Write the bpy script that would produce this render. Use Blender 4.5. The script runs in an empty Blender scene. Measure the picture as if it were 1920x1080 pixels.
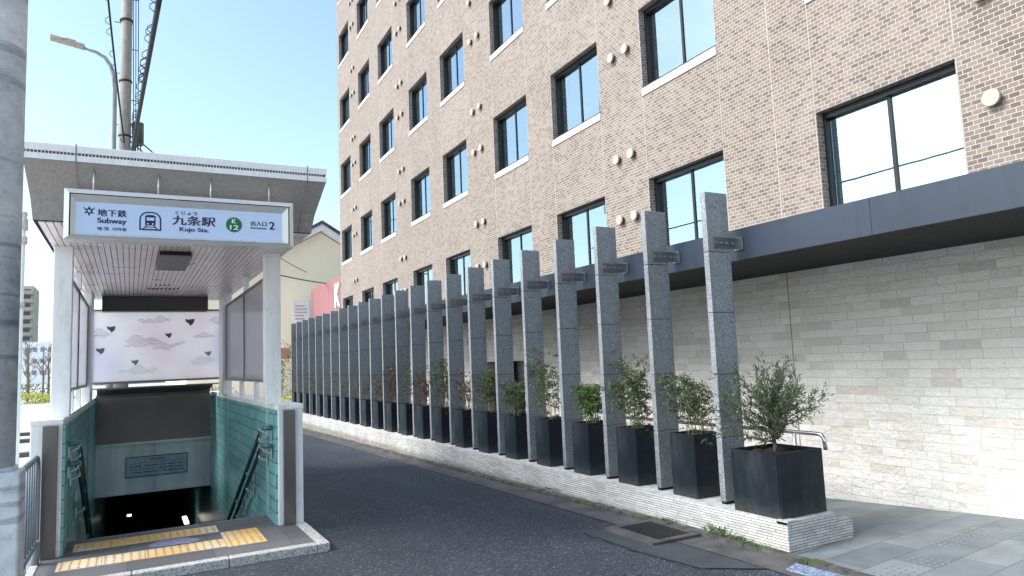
import bpy, bmesh, math, random
from mathutils import Vector, Matrix
R = math.radians
sc = bpy.context.scene
C = sc.collection

# ------------------------------------------------------------------ camera
cd = bpy.data.cameras.new('camera'); cam = bpy.data.objects.new('camera', cd); C.objects.link(cam)
cd.sensor_width = 36; cd.lens = 1319/1920*36; cd.clip_start = .05; cd.clip_end = 2000
CAMROT = Matrix(((0.87936, -0.01218, -0.47600), (-0.47437, -0.10812, -0.87364), (-0.04083, 0.99406, -0.10085))).to_3x3()
q = CAMROT.to_quaternion(); q.normalize()
cam.rotation_mode = 'QUATERNION'; cam.rotation_quaternion = q; cam.location = (0, 0, 1.55)
sc.camera = cam

# ------------------------------------------------------------------ light
SUN_DIR = Vector((-0.86, 0.20, 0.80)).normalized()      # towards the sun
w = bpy.data.worlds.new("World"); sc.world = w; w.use_nodes = True
nt = w.node_tree; nt.nodes.clear()
out = nt.nodes.new('ShaderNodeOutputWorld'); bg = nt.nodes.new('ShaderNodeBackground')
sky = nt.nodes.new('ShaderNodeTexSky'); sky.sky_type = 'NISHITA'; sky.sun_disc = False
sky.sun_elevation = math.asin(SUN_DIR.z); sky.sun_rotation = math.atan2(SUN_DIR.x, SUN_DIR.y)
sky.air_density = 1.0; sky.dust_density = 2.0; sky.ozone_density = 1.0
tc = nt.nodes.new('ShaderNodeTexCoord'); mp = nt.nodes.new('ShaderNodeMapping'); mp.inputs['Scale'].default_value = (1, 1, 2.6)
nz = nt.nodes.new('ShaderNodeTexNoise'); nz.inputs['Scale'].default_value = 2.3; nz.inputs['Detail'].default_value = 7; nz.inputs['Roughness'].default_value = .58
rp = nt.nodes.new('ShaderNodeValToRGB'); rp.color_ramp.elements[0].position = .64; rp.color_ramp.elements[1].position = .85
mx = nt.nodes.new('ShaderNodeMixRGB'); mx.inputs[2].default_value = (6.5, 6.8, 7.0, 1)
nt.links.new(tc.outputs['Generated'], mp.inputs[0]); nt.links.new(mp.outputs[0], nz.inputs['Vector'])
sx_ = nt.nodes.new('ShaderNodeSeparateXYZ'); nt.links.new(tc.outputs['Generated'], sx_.inputs[0])
mr = nt.nodes.new('ShaderNodeMapRange'); mr.inputs['From Min'].default_value = -.15; mr.inputs['From Max'].default_value = -.8; mr.inputs['To Min'].default_value = 0; mr.inputs['To Max'].default_value = .20
nt.links.new(sx_.outputs[0], mr.inputs[0]); ad = nt.nodes.new('ShaderNodeMath'); ad.operation = 'ADD'
nt.links.new(nz.outputs['Fac'], ad.inputs[0]); nt.links.new(mr.outputs[0], ad.inputs[1]); nt.links.new(ad.outputs[0], rp.inputs[0]); nt.links.new(rp.outputs[0], mx.inputs[0])
nt.links.new(sky.outputs[0], mx.inputs[1]); tn = nt.nodes.new('ShaderNodeMixRGB'); tn.blend_type = 'MULTIPLY'; tn.inputs[0].default_value = 1; tn.inputs[2].default_value = (1.0, 1.05, 1.0, 1)
nt.links.new(mx.outputs[0], tn.inputs[1]); nt.links.new(tn.outputs[0], bg.inputs[0])
bg.inputs[1].default_value = .1
nt.links.new(bg.outputs[0], out.inputs[0])
sl = bpy.data.lights.new('sun', 'SUN'); sl.energy = 1.25; sl.angle = R(24); sl.color = (1, .97, .94)
so = bpy.data.objects.new('sun', sl); C.objects.link(so)
so.rotation_mode = 'QUATERNION'; so.rotation_quaternion = SUN_DIR.to_track_quat('Z', 'Y'); so.location = (-20, 5, 40)
sc.view_settings.view_transform = 'Standard'; sc.view_settings.look = 'None'
sc.view_settings.exposure = 1.8; sc.view_settings.gamma = 1
sc.cycles.max_bounces = 8; sc.cycles.transparent_max_bounces = 12

# ------------------------------------------------------------------ helpers
class MB:
    def __init__(s): s.v = []; s.f = []; s.m = []; s.sm = []
    def face(s, pts, m=0, smooth=False):
        n = len(s.v); s.v += [tuple(p) for p in pts]; s.f.append(list(range(n, n+len(pts)))); s.m.append(m); s.sm.append(smooth)
    def box(s, x0, x1, y0, y1, z0, z1, m=0, skip=''):
        n = len(s.v)
        s.v += [(x0,y0,z0),(x1,y0,z0),(x1,y1,z0),(x0,y1,z0),(x0,y0,z1),(x1,y0,z1),(x1,y1,z1),(x0,y1,z1)]
        F = {'b':(0,3,2,1),'t':(4,5,6,7),'f':(0,1,5,4),'k':(2,3,7,6),'l':(3,0,4,7),'r':(1,2,6,5)}
        for k, f in F.items():
            if k in skip: continue
            s.f.append([n+i for i in f]); s.m.append(m); s.sm.append(False)
    def prism(s, pts, d, m=0):               # pts: polygon loop, d: extrusion vector
        n = len(s.v); k = len(pts); d = Vector(d)
        s.v += [tuple(Vector(p)) for p in pts] + [tuple(Vector(p)+d) for p in pts]
        s.f.append([n+i for i in reversed(range(k))]); s.f.append([n+k+i for i in range(k)]); s.m += [m, m]; s.sm += [False, False]
        for i in range(k):
            j = (i+1) % k; s.f.append([n+i, n+j, n+k+j, n+k+i]); s.m.append(m); s.sm.append(False)
    def tube(s, pts, r, seg=8, m=0, cap=True):
        pts = [Vector(p) for p in pts]; rs = r if isinstance(r, (list, tuple)) else [r]*len(pts)
        n = len(s.v); up = None
        for i, p in enumerate(pts):
            t = (pts[min(i+1, len(pts)-1)] - pts[max(i-1, 0)]).normalized()
            if up is None:
                up = Vector((0, 0, 1)) if abs(t.z) < .9 else Vector((1, 0, 0))
            a = t.cross(up).normalized(); b = a.cross(t).normalized(); up = b
            for k in range(seg):
                an = 2*math.pi*k/seg; s.v.append(tuple(p + (a*math.cos(an) + b*math.sin(an))*rs[i]))
        for i in range(len(pts)-1):
            for k in range(seg):
                j = (k+1) % seg
                s.f.append([n+i*seg+k, n+i*seg+j, n+(i+1)*seg+j, n+(i+1)*seg+k]); s.m.append(m); s.sm.append(True)
        if cap:
            s.f.append([n+k for k in range(seg)]); s.f.append([n+(len(pts)-1)*seg+k for k in reversed(range(seg))]); s.m += [m, m]; s.sm += [False, False]
    def disc(s, c, r, ax, h, seg=20, m=0):   # short cylinder along axis vector ax (unit)*h
        ax = Vector(ax); s.tube([Vector(c), Vector(c)+ax*h], r, seg, m)
    def build(s, name, mats, parent=None, bevel=0, fix=True):
        me = bpy.data.meshes.new(name); me.from_pydata(s.v, [], s.f)
        if not isinstance(mats, (list, tuple)): mats = [mats]
        for m in mats: me.materials.append(m)
        me.polygons.foreach_set('material_index', s.m); me.polygons.foreach_set('use_smooth', s.sm)
        if fix:
            bm = bmesh.new(); bm.from_mesh(me)
            if bevel: bmesh.ops.remove_doubles(bm, verts=bm.verts, dist=1e-5)
            bmesh.ops.recalc_face_normals(bm, faces=bm.faces)
            if bevel:
                ed = [e for e in bm.edges if len(e.link_faces) == 2 and e.calc_face_angle(0) > .6]
                bmesh.ops.bevel(bm, geom=ed, offset=bevel, segments=2, profile=.5, affect='EDGES', clamp_overlap=True)
            bm.to_mesh(me); bm.free()
        me.update()
        o = bpy.data.objects.new(name, me); C.objects.link(o)
        if parent: o.parent = parent
        return o
def tag(o, label=None, cat=None, group=None, kind=None):
    if label: o['label'] = label
    if cat: o['category'] = cat
    if group: o['group'] = group
    if kind: o['kind'] = kind
    return o
def empty(name, loc, label, cat, group=None, rz=0):
    o = bpy.data.objects.new(name, None); C.objects.link(o); o.location = loc; o.rotation_euler = (0, 0, rz)
    o.empty_display_size = .2
    return tag(o, label, cat, group)
def kids(o): return [c for c in C.objects if c.parent == o]
def copy_tree(o, ch=None, parent=None):
    c = o.copy(); C.objects.link(c); c.parent = parent
    for k in kids(o): copy_tree(k, parent=c)
    return c
ORD = ['nearest','second','third','fourth','fifth','sixth','seventh','eighth','ninth','tenth','eleventh','twelfth','thirteenth','fourteenth','fifteenth','sixteenth','seventeenth','eighteenth','nineteenth','twentieth','twenty-first','twenty-second','twenty-third']

# ------------------------------------------------------------------ materials
class NT:
    def __init__(s, name, rough=.6, metal=0, spec=.5):
        s.mat = bpy.data.materials.new(name); s.mat.use_nodes = True; s.t = s.mat.node_tree; s.n = s.t.nodes
        s.b = s.n['Principled BSDF']; s.b.inputs['Roughness'].default_value = rough; s.b.inputs['Metallic'].default_value = metal
        s.b.inputs['Specular IOR Level'].default_value = spec
        s.tc = s.n.new('ShaderNodeTexCoord')
    def new(s, t, **k):
        n = s.n.new(t)
        for a, v in k.items(): setattr(n, a, v)
        return n
    def L(s, a, b): s.t.links.new(a, b)
    def val(s, inp, v):
        if hasattr(v, 'is_linked') or isinstance(v, bpy.types.NodeSocket): s.L(v, inp)
        else: inp.default_value = v
    def math(s, op, a, b=0.0, c=None):
        n = s.new('ShaderNodeMath', operation=op); s.val(n.inputs[0], a); s.val(n.inputs[1], b)
        if c is not None: s.val(n.inputs[2], c)
        return n.outputs[0]
    def noise(s, scale, detail=4, rough=.55, vec=None, stretch=None):
        v = vec or s.tc.outputs['Object']
        if stretch:
            mp = s.new('ShaderNodeMapping'); mp.inputs['Scale'].default_value = stretch; s.L(v, mp.inputs[0]); v = mp.outputs[0]
        n = s.new('ShaderNodeTexNoise'); n.inputs['Scale'].default_value = scale; n.inputs['Detail'].default_value = detail
        n.inputs['Roughness'].default_value = rough; s.L(v, n.inputs['Vector']); return n.outputs['Fac']
    def ramp(s, fac, stops, interp='LINEAR'):
        n = s.new('ShaderNodeValToRGB'); n.color_ramp.interpolation = interp
        e = n.color_ramp.elements
        while len(e) < len(stops): e.new(.5)
        for i, (p, c) in enumerate(stops): e[i].position = p; e[i].color = (*c, 1) if len(c) == 3 else c
        s.L(fac, n.inputs[0]); return n.outputs[0]
    def mix(s, fac, a, b, mode='MIX'):
        n = s.new('ShaderNodeMixRGB', blend_type=mode); s.val(n.inputs[0], fac)
        for i, x in ((1, a), (2, b)):
            if isinstance(x, tuple): n.inputs[i].default_value = (*x, 1)
            else: s.L(x, n.inputs[i])
        return n.outputs[0]
    def color(s, c):
        if isinstance(c, tuple): s.b.inputs['Base Color'].default_value = (*c, 1)
        else: s.L(c, s.b.inputs['Base Color'])
    def bump(s, h, strength=.3, dist=.01):
        n = s.new('ShaderNodeBump'); n.inputs['Strength'].default_value = strength; n.inputs['Distance'].default_value = dist
        s.L(h, n.inputs['Height']); s.L(n.outputs[0], s.b.inputs['Normal'])

def plain(name, col, rough=.6, metal=0, var=.12, scale=6, spec=.5, bump=0, stretch=None, grime=0):
    m = NT(name, rough, metal, spec)
    f = m.noise(scale, 5, stretch=stretch)
    a = tuple(c*(1-var) for c in col); b = tuple(min(1, c*(1+var)) for c in col)
    c = m.ramp(f, [(.3, a), (.7, b)])
    if grime:
        c = m.mix(grime, c, m.ramp(m.noise(9, 5, .65, stretch=(1, 1, .10)), [(.36, (.60, .58, .54)), (.50, (1,)*3)]), 'MULTIPLY')
        c = m.mix(grime, c, m.ramp(m.noise(3.5, 6, .7), [(.34, (.66, .65, .62)), (.46, (1,)*3)]), 'MULTIPLY')
        c = m.mix(grime, c, m.ramp(m.noise(45, 3, .7), [(.28, (.45, .43, .40)), (.34, (1,)*3)]), 'MULTIPLY')
    m.color(c)
    r = m.math('MULTIPLY_ADD', f, .2, rough-.1); m.L(r, m.b.inputs['Roughness'])
    if bump: m.bump(m.noise(scale*8, 4), bump, .01)
    return m.mat

def tiles(name, tw, th, gap, stops, mortar, mode='wall', rough=.7, bump=.4, bdist=.006, shift=.5, jitter=0.0, grain=(40, .12), rand_w=0, spec=.4, dirt=None, gapy=None, splash=False):
    m = NT(name, rough, 0, spec)
    sep = m.new('ShaderNodeSeparateXYZ'); m.L(m.tc.outputs['Object'], sep.inputs[0])
    x, y, z = sep.outputs
    if mode == 'wall':
        sn = m.new('ShaderNodeSeparateXYZ'); m.L(m.tc.outputs['Normal'], sn.inputs[0])
        side = m.math('GREATER_THAN', m.math('ABSOLUTE', sn.outputs[0]), .7)
        u0 = m.math('ADD', m.math('MULTIPLY', x, m.math('SUBTRACT', 1, side)), m.math('MULTIPLY', y, side)); v0 = z
        top = m.math('GREATER_THAN', m.math('ABSOLUTE', sn.outputs[2]), .7)
        v0 = m.math('ADD', m.math('MULTIPLY', z, m.math('SUBTRACT', 1, top)), m.math('MULTIPLY', y, top))
    else: u0, v0 = x, y
    v = m.math('DIVIDE', v0, th); row = m.math('FLOOR', v)
    wn = m.new('ShaderNodeTexWhiteNoise', noise_dimensions='1D'); m.L(row, wn.inputs['W'])
    u = m.math('DIVIDE', u0, tw)
    if rand_w: u = m.math('MULTIPLY', u, m.math('MULTIPLY_ADD', wn.outputs['Value'], rand_w, 1-rand_w/2))
    if jitter: u = m.math('ADD', u, m.math('MULTIPLY', wn.outputs['Value'], jitter*7.3))
    elif shift: u = m.math('MULTIPLY_ADD', m.math('MODULO', m.math('ABSOLUTE', row), 2.0), shift, u)
    col = m.math('FLOOR', u)
    cv = m.new('ShaderNodeCombineXYZ'); m.L(col, cv.inputs[0]); m.L(row, cv.inputs[1])
    w2 = m.new('ShaderNodeTexWhiteNoise', noise_dimensions='2D'); m.L(cv.outputs[0], w2.inputs['Vector'])
    fu = m.math('FRACT', u); fv = m.math('FRACT', v)
    gu = gap/tw; gv = (gapy or gap)/th
    mu = m.math('MULTIPLY', m.math('GREATER_THAN', fu, gu), 1.0); mv = m.math('GREATER_THAN', fv, gv)
    mask = m.math('MULTIPLY', mu, mv)
    c = m.ramp(w2.outputs['Value'], stops)
    g = m.noise(grain[0], 5)
    c = m.mix(grain[1]*2, c, m.ramp(g, [(.3, (.45,)*3), (.7, (1,)*3)]), 'MULTIPLY')
    if dirt: c = m.mix(.28, c, m.ramp(m.noise(1.0, 5, .6, stretch=(1, 2.2, .16)), [(.38, (.70, .69, .66)), (.52, (1,)*3)]), 'MULTIPLY')
    if dirt: c = m.mix(dirt, c, m.ramp(m.noise(.9, 6), [(.35, (.62, .58, .52)), (.65, (1,)*3)]), 'MULTIPLY')
    c = m.mix(mask, mortar, c)
    if splash: c = m.mix(.75, c, m.ramp(m.math('ADD', z, m.math('MULTIPLY', m.noise(6, 5, .65), .14)), [(.055, (.42, .40, .34)), (.12, (1,)*3)]), 'MULTIPLY')
    m.color(c)
    h = m.math('ADD', mask, m.math('MULTIPLY', g, .6))
    h = m.math('MULTIPLY_ADD', w2.outputs['Value'], .35, h)
    m.bump(h, bump, bdist)
    return m.mat, m

M = {}
# brick facade
M['brick'], _m = tiles('facade_brick', .100, .0502, .0075, [(0, (.148, .120, .108)), (.25, (.192, .158, .141)), (.5, (.240, .200, .179)), (.85, (.272, .229, .206)), (1, (.278, .238, .196))], (.47, .41, .37), rough=.75, dirt=.35, bump=.35, bdist=.004)
M['mortar'] = plain('joint_mortar', (.42, .37, .335), .85)
# split-face white stone
M['stone'], _s = tiles('split_face_stone', .26, .082, .006, [(0, (.60, .565, .52)), (.12, (.67, .645, .605)), (.35, (.72, .70, .67)), (.7, (.765, .75, .73)), (1, (.68, .67, .65))], (.50, .48, .45), rough=.8, jitter=1, rand_w=.5, bump=.0)
_h = _s.math('ADD', _s.math('MULTIPLY', _s.noise(7, 6, .62, stretch=(1, 1, 1.5)), 1.3), _s.math('MULTIPLY', _s.noise(28, 4, .6), .35))
_w2 = [n for n in _s.n if n.type == 'TEX_WHITE_NOISE' and n.noise_dimensions == '2D'][0]
_h = _s.math('MULTIPLY_ADD', _w2.outputs['Value'], .6, _h)
_s.bump(_h, .75, .035)
M['plinth'], _p = tiles('white_split_brick', .155, .0215, .0035, [(0, (.60, .60, .60)), (.5, (.74, .74, .75)), (1, (.82, .82, .83))], (.10, .10, .10), rough=.8, jitter=1, rand_w=.5, bump=.9, bdist=.01, grain=(30, .1), gapy=.0042, dirt=.55, splash=True)
M['teal'], _t = tiles('teal_glazed_tile', .30, .112, .004, [(0, (.18, .44, .45)), (.4, (.21, .51, .53)), (.75, (.24, .56, .58)), (1, (.28, .60, .62))], (.03, .10, .11), rough=.28, bump=.35, bdist=.004, grain=(14, .18), spec=.6, gapy=.009)
M['paver'], _q = tiles('grey_paving', .60, .30, .005, [(0, (.16, .19, .21)), (.5, (.21, .245, .27)), (1, (.27, .305, .33))], (.045, .05, .05), mode='floor', rough=.55, bump=.3, bdist=.003, grain=(4, .3), shift=.5)
M['platform'], _q2 = tiles('dark_paving', .60, .30, .004, [(0, (.105, .11, .125)), (1, (.155, .16, .175))], (.03, .03, .035), mode='floor', rough=.6, bump=.3, bdist=.003, grain=(25, .18), shift=0)
def speck(name, stops, scale, rough=.5, big=.25, bump=0, vary=0):
    m = NT(name, rough)
    v = m.new('ShaderNodeTexVoronoi'); v.inputs['Scale'].default_value = scale; m.L(m.tc.outputs['Object'], v.inputs['Vector'])
    s = m.new('ShaderNodeSeparateColor'); m.L(v.outputs['Color'], s.inputs[0])
    c = m.ramp(s.outputs[0], stops)
    g = m.noise(1.3, 5); c = m.mix(big, c, m.ramp(g, [(.3, (.6,)*3), (.7, (1.0,)*3)]), 'MULTIPLY')
    if vary:
        oi = m.new('ShaderNodeObjectInfo'); k = m.math('MULTIPLY_ADD', oi.outputs['Random'], vary, 1-vary/2); kc = m.new('ShaderNodeCombineXYZ')
        for i in range(3): m.L(k, kc.inputs[i])
        c = m.mix(1.0, c, kc.outputs[0], 'MULTIPLY')
        c = m.mix(.5, c, m.ramp(m.noise(2.0, 5, .6, stretch=(3, 3, .35)), [(.36, (.66, .65, .62)), (.5, (1,)*3)]), 'MULTIPLY')
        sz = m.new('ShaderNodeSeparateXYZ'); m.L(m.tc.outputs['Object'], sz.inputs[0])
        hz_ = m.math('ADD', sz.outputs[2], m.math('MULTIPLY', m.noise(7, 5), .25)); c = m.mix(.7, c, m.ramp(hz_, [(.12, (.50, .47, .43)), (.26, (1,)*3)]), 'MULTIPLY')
    m.color(c)
    if bump: m.bump(s.outputs[0], bump, .003)
    return m
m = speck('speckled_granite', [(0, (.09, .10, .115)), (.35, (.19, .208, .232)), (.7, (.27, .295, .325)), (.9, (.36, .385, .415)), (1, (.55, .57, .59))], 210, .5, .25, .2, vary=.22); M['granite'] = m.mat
m = speck('kerb_granite', [(0, (.14, .14, .14)), (.25, (.45, .45, .45)), (1, (.68, .68, .67))], 120, .6, .35); M['kerbstone'] = m.mat
# asphalt
m = NT('asphalt', .72, 0, .35)
v = m.new('ShaderNodeTexVoronoi'); v.inputs['Scale'].default_value = 110; m.L(m.tc.outputs['Object'], v.inputs['Vector'])
s = m.new('ShaderNodeSeparateColor'); m.L(v.outputs['Color'], s.inputs[0])
c = m.ramp(s.outputs[0], [(0, (.022, .029, .038)), (.6, (.051, .063, .080)), (.9, (.090, .100, .117)), (.97, (.14, .15, .165)), (1, (.40, .41, .42))])
g = m.noise(.45, 6, .6); c = m.mix(.75, c, m.ramp(g, [(.35, (.62, .64, .68)), (.5, (.85, .86, .9)), (.68, (1.0, 1.0, 1.0))]), 'MULTIPLY')
c = m.mix(.5, c, m.ramp(m.noise(.8, 5, .65, stretch=(1.6, .22, 1)), [(.40, (.72, .73, .76)), (.55, (1.0, 1.0, 1.0)), (.7, (1.25, 1.27, 1.3))]), 'MULTIPLY')
g2 = m.noise(3.5, 5, .6); c = m.mix(.35, c, m.ramp(g2, [(.35, (.7,)*3), (.65, (1,)*3)]), 'MULTIPLY')
m.color(c); m.bump(v.outputs['Distance'], .8, .006); M['asphalt'] = m.mat
m = NT('asphalt_patch', .8, 0, .3)
v = m.new('ShaderNodeTexVoronoi'); v.inputs['Scale'].default_value = 190; m.L(m.tc.outputs['Object'], v.inputs['Vector'])
s = m.new('ShaderNodeSeparateColor'); m.L(v.outputs['Color'], s.inputs[0])
m.color(m.mix(.6, m.ramp(s.outputs[0], [(0, (.040, .046, .055)), (1, (.088, .097, .11))]), m.ramp(m.noise(3, 5), [(.3, (.6,)*3), (.7, (1.1,)*3)]), 'MULTIPLY')); m.bump(v.outputs['Distance'], .4, .004); M['patch'] = m.mat
M['gutter'] = plain('gutter_concrete', (.082, .078, .082), .85, var=.45, scale=3.5, bump=.5)
m = NT('mossy_kerb', .9); g = m.noise(7, 6, .6)
m.color(m.mix(m.math('GREATER_THAN', m.noise(2.1, 4), .56), m.ramp(g, [(.3, (.03, .03, .028)), (.7, (.15, .145, .135))]), m.ramp(g, [(.35, (.035, .045, .018)), (.7, (.12, .14, .05))]))); m.bump(g, .8, .02); M['kerbmoss'] = m.mat
M['concrete'] = plain('light_concrete', (.58, .57, .55), .85, var=.12, scale=1.5, bump=.2)
M['glareroad'] = plain('sun_glare_road', (.50, .50, .49), .85, var=.08, scale=1.2)  # pale colour stands in for overexposed sunlight on the ground
M['coping'] = plain('pale_coping', (.54, .55, .55), .8, var=.2, scale=14, bump=.3, grime=.6)
M['fascia'] = plain('navy_grey_metal', (.036, .050, .078), .40, .25, var=.14, scale=.9, grime=.35)
M['soffit'] = plain('black_soffit', (.003, .003, .003), .6)
M['black'] = plain('black_aluminium', (.012, .013, .015), .35, .2)
M['white'] = plain('white_painted_panel', (.88, .905, .93), .38, var=.03, scale=2.5, grime=.35)
M['whitecap'] = plain('white_cap', (.88, .89, .90), .45, var=.05, scale=6, grime=.4)
M['sill'] = plain('pale_sill', (.60, .585, .57), .7, var=.08, scale=5, grime=.5)
def brushed(name, col, rough, stretch, var=.25):
    m = NT(name, rough, .95)
    f = m.noise(3.0, 5, .6, stretch=stretch)
    m.color(m.ramp(f, [(.3, tuple(c*(1-var) for c in col)), (.7, tuple(min(1, c*(1+var)) for c in col))]))
    m.L(m.math('MULTIPLY_ADD', f, .25, rough-.12), m.b.inputs['Roughness']); return m.mat
M['steel'] = brushed('brushed_steel', (.52, .52, .53), .3, (.6, .6, 14))
M['bracketsteel'] = brushed('dull_bracket_steel', (.25, .25, .26), .4, (.6, .6, 8))
M['steelh'] = plain('brushed_steel_sheet', (.80, .81, .83), .42, .1, var=.22, scale=1.6, stretch=(2.4, 1, .25))
M['steeldark'] = brushed('brown_tinted_steel', (.20, .185, .18), .35, (1, 1, .5), .12)
M['chrome'] = brushed('polished_steel', (.66, .67, .69), .2, (1, 1, 1))
M['signframe'] = plain('sign_frame_steel', (.66, .655, .64), .28, .35, var=.06, scale=1.2)
M['ceil'] = plain('pink_reflection_slat', (.86, .74, .72), .3, .35, var=.12, scale=1.6)  # pink reflection on the aluminium slats put into the base colour
M['canopy'] = plain('grey_canopy_panel', (.335, .305, .285), .45, .2, var=.16, scale=5, stretch=(14, 14, .6))
M['canopyrim'] = plain('white_canopy_rim', (.84, .84, .85), .4, .0, var=.07, scale=5, stretch=(14, 2, 1))
M['darkgrey'] = plain('dark_grey_panel', (.085, .08, .08), .5, .2, var=.12, scale=3)
M['headergrey'] = plain('brown_grey_header', (.21, .18, .175), .45, .35, var=.12, scale=2)
M['boxgrey'] = plain('grey_equipment_box', (.20, .19, .175), .5)
M['void'] = plain('dark_void', (.006, .006, .007), .9)
M['rubber'] = plain('dark_handrail', (.018, .035, .045), .3, var=.15)
M['railteal'] = plain('green_handrail_end', (.03, .12, .12), .3)
M['bracket'] = plain('pale_bracket', (.55, .58, .58), .3, .6)
M['planter'] = NT('black_planter', .55, 0, .2); _n = M['planter']; g = _n.noise(5, 6, .65)
_n.color(_n.mix(_n.math('GREATER_THAN', _n.noise(24, 4, .7), .70), _n.ramp(g, [(.3, (.006, .010, .015)), (.7, (.014, .022, .032))]), (.20, .20, .21)))
_c = _n.b.inputs['Base Color'].links[0].from_socket; _sz = _n.new('ShaderNodeSeparateXYZ'); _n.L(_n.tc.outputs['Object'], _sz.inputs[0])
_f = _n.ramp(_n.math('ADD', _sz.outputs[2], _n.math('MULTIPLY', _n.noise(8, 6, .7), .22)), [(.10, (.75,)*3), (.24, (0,)*3)])
_c = _n.mix(_n.math('MULTIPLY', _f, .5), _c, (.10, .10, .095)); _n.color(_n.mix(_n.math('MULTIPLY', _n.ramp(_n.noise(3, 5, .7, stretch=(1, 1, .3)), [(.5, (0,)*3), (.7, (1,)*3)]), .22), _c, (.11, .115, .12)))
_n.bump(_n.noise(60, 3), .25, .003); M['planter'] = _n.mat
M['soil'] = plain('dark_soil', (.03, .022, .016), .95, var=.4, scale=30, bump=.8)
m = NT('galvanised_steel', .5, .1)
g = m.noise(2.2, 8, .68, stretch=(1, 1, 1.6)); c = m.ramp(g, [(.30, (.30, .335, .39)), (.46, (.50, .54, .60)), (.62, (.68, .71, .76)), (.8, (.80, .82, .85))])
b = m.noise(1.1, 4, .6, stretch=(.35, .35, 7)); c = m.mix(.7, c, m.ramp(b, [(.40, (.42, .45, .50)), (.45, (1,)*3), (1, (1,)*3)]), 'MULTIPLY')
d = m.noise(26, 3, .5); c = m.mix(.5, c, m.ramp(d, [(.3, (.65,)*3), (.45, (1,)*3)]), 'MULTIPLY')
m.color(c); m.bump(d, .25, .003); M['galv'] = m.mat
M['fence'] = plain('grey_fence_paint', (.20, .235, .28), .45, .2, var=.15, scale=10)
m = NT('tactile_yellow', .6); g = m.noise(2.2, 4)
m.color(m.mix(m.math('GREATER_THAN', m.noise(9, 5), .60), m.ramp(g, [(.40, (.72, .62, .50)), (.52, (.70, .50, .24)), (.7, (.66, .40, .11))]), (.62, .52, .42))); M['tactile'] = m.mat
M['tactdot'] = plain('tactile_dot', (.62, .36, .10), .55, var=.2)
M['signblue'] = NT('sign_face', .25); _n = M['signblue']; _n.color((.36, .47, .68)); _n.b.inputs['Emission Color'].default_value = (.60, .74, .95, 1); _n.b.inputs['Emission Strength'].default_value = .06; M['signblue'] = _n.mat
M['navy'] = plain('navy_lettering', (.006, .008, .075), .5, var=0)
M['green'] = plain('green_disc', (.0, .17, .06), .5, var=0)
M['lettwhite'] = plain('white_lettering', (.85, .87, .88), .5, var=0)
M['pattern'] = plain('etched_grey', (.13, .125, .13), .6, var=.1)
M['patternlight'] = plain('etched_pale_grey', (.36, .35, .38), .6, var=.1)
M['noticegrey'] = plain('notice_text', (.05, .06, .09), .6, var=0)
M['notice'] = plain('notice_board', (.46, .55, .66), .4, var=.06)
M['wood'] = plain('pole_concrete', (.30, .28, .26), .85, var=.2, scale=9, stretch=(1, 1, .4))
M['lampgrey'] = plain('lamp_pole_grey', (.30, .33, .34), .5, .2)
M['wire'] = plain('black_cable', (.012, .013, .016), .6)
M['rust'] = plain('lamp_head', (.42, .36, .30), .6, var=.35, scale=12)
# frosted glass: lets light through; lavender and pink reflections put into its colour
m = NT('frosted_screen', .5); n_ = m.n
tr = m.new('ShaderNodeBsdfTranslucent'); m.n.remove(m.b) if False else None
df = m.new('ShaderNodeBsdfDiffuse'); mxs = m.new('ShaderNodeMixShader'); mxs.inputs[0].default_value = .35
g = m.noise(1.1, 2, .4); colr = m.ramp(g, [(.30, (.86, .84, .93)), (.48, (.97, .96, .97)), (.66, (.95, .86, .91))])
m.L(colr, tr.inputs[0]); m.L(colr, df.inputs[0]); m.L(tr.outputs[0], mxs.inputs[1]); m.L(df.outputs[0], mxs.inputs[2])
m.L(mxs.outputs[0], m.n['Material Output'].inputs[0]); M['frost'] = m.mat
def glass(name, base, refl, rough, tint, transp=.5):
    m = NT(name)
    tp = m.new('ShaderNodeBsdfTransparent'); tp.inputs[0].default_value = (*tint, 1)
    gl = m.new('ShaderNodeBsdfGlossy'); gl.inputs[0].default_value = (*base, 1); gl.inputs['Roughness'].default_value = rough
    lw = m.new('ShaderNodeLayerWeight'); lw.inputs['Blend'].default_value = .35
    f = m.math('ADD', m.math('MULTIPLY', lw.outputs['Fresnel'], 1-refl), refl)
    ms = m.new('ShaderNodeMixShader'); m.L(f, ms.inputs[0]); m.L(tp.outputs[0], ms.inputs[1]); m.L(gl.outputs[0], ms.inputs[2])
    m.L(ms.outputs[0], m.n['Material Output'].inputs[0])
    bmp = m.new('ShaderNodeBump'); bmp.inputs['Strength'].default_value = .02; bmp.inputs['Distance'].default_value = .02
    m.L(m.noise(1.2, 2), bmp.inputs['Height']); m.L(bmp.outputs[0], gl.inputs['Normal'])
    return m.mat
M['glass'] = glass('window_glass', (.72, .87, .95), .46, .01, (.88, .93, .95))
m = NT('side_glass', .3)
tp = m.new('ShaderNodeBsdfTransparent'); tp.inputs[0].default_value = (.8, .8, .84, 1)
df = m.new('ShaderNodeBsdfTranslucent'); df.inputs[0].default_value = (.84, .84, .88, 1); gl = m.new('ShaderNodeBsdfGlossy'); gl.inputs['Roughness'].default_value = .12; gl.inputs[0].default_value = (.7, .72, .78, 1)
dd = m.new('ShaderNodeBsdfDiffuse'); dd.inputs[0].default_value = (.66, .67, .72, 1)
a1 = m.new('ShaderNodeMixShader'); a1.inputs[0].default_value = .5; m.L(df.outputs[0], a1.inputs[1]); m.L(dd.outputs[0], a1.inputs[2])
a2 = m.new('ShaderNodeMixShader'); a2.inputs[0].default_value = .25; m.L(a1.outputs[0], a2.inputs[1]); m.L(tp.outputs[0], a2.inputs[2])
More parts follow.
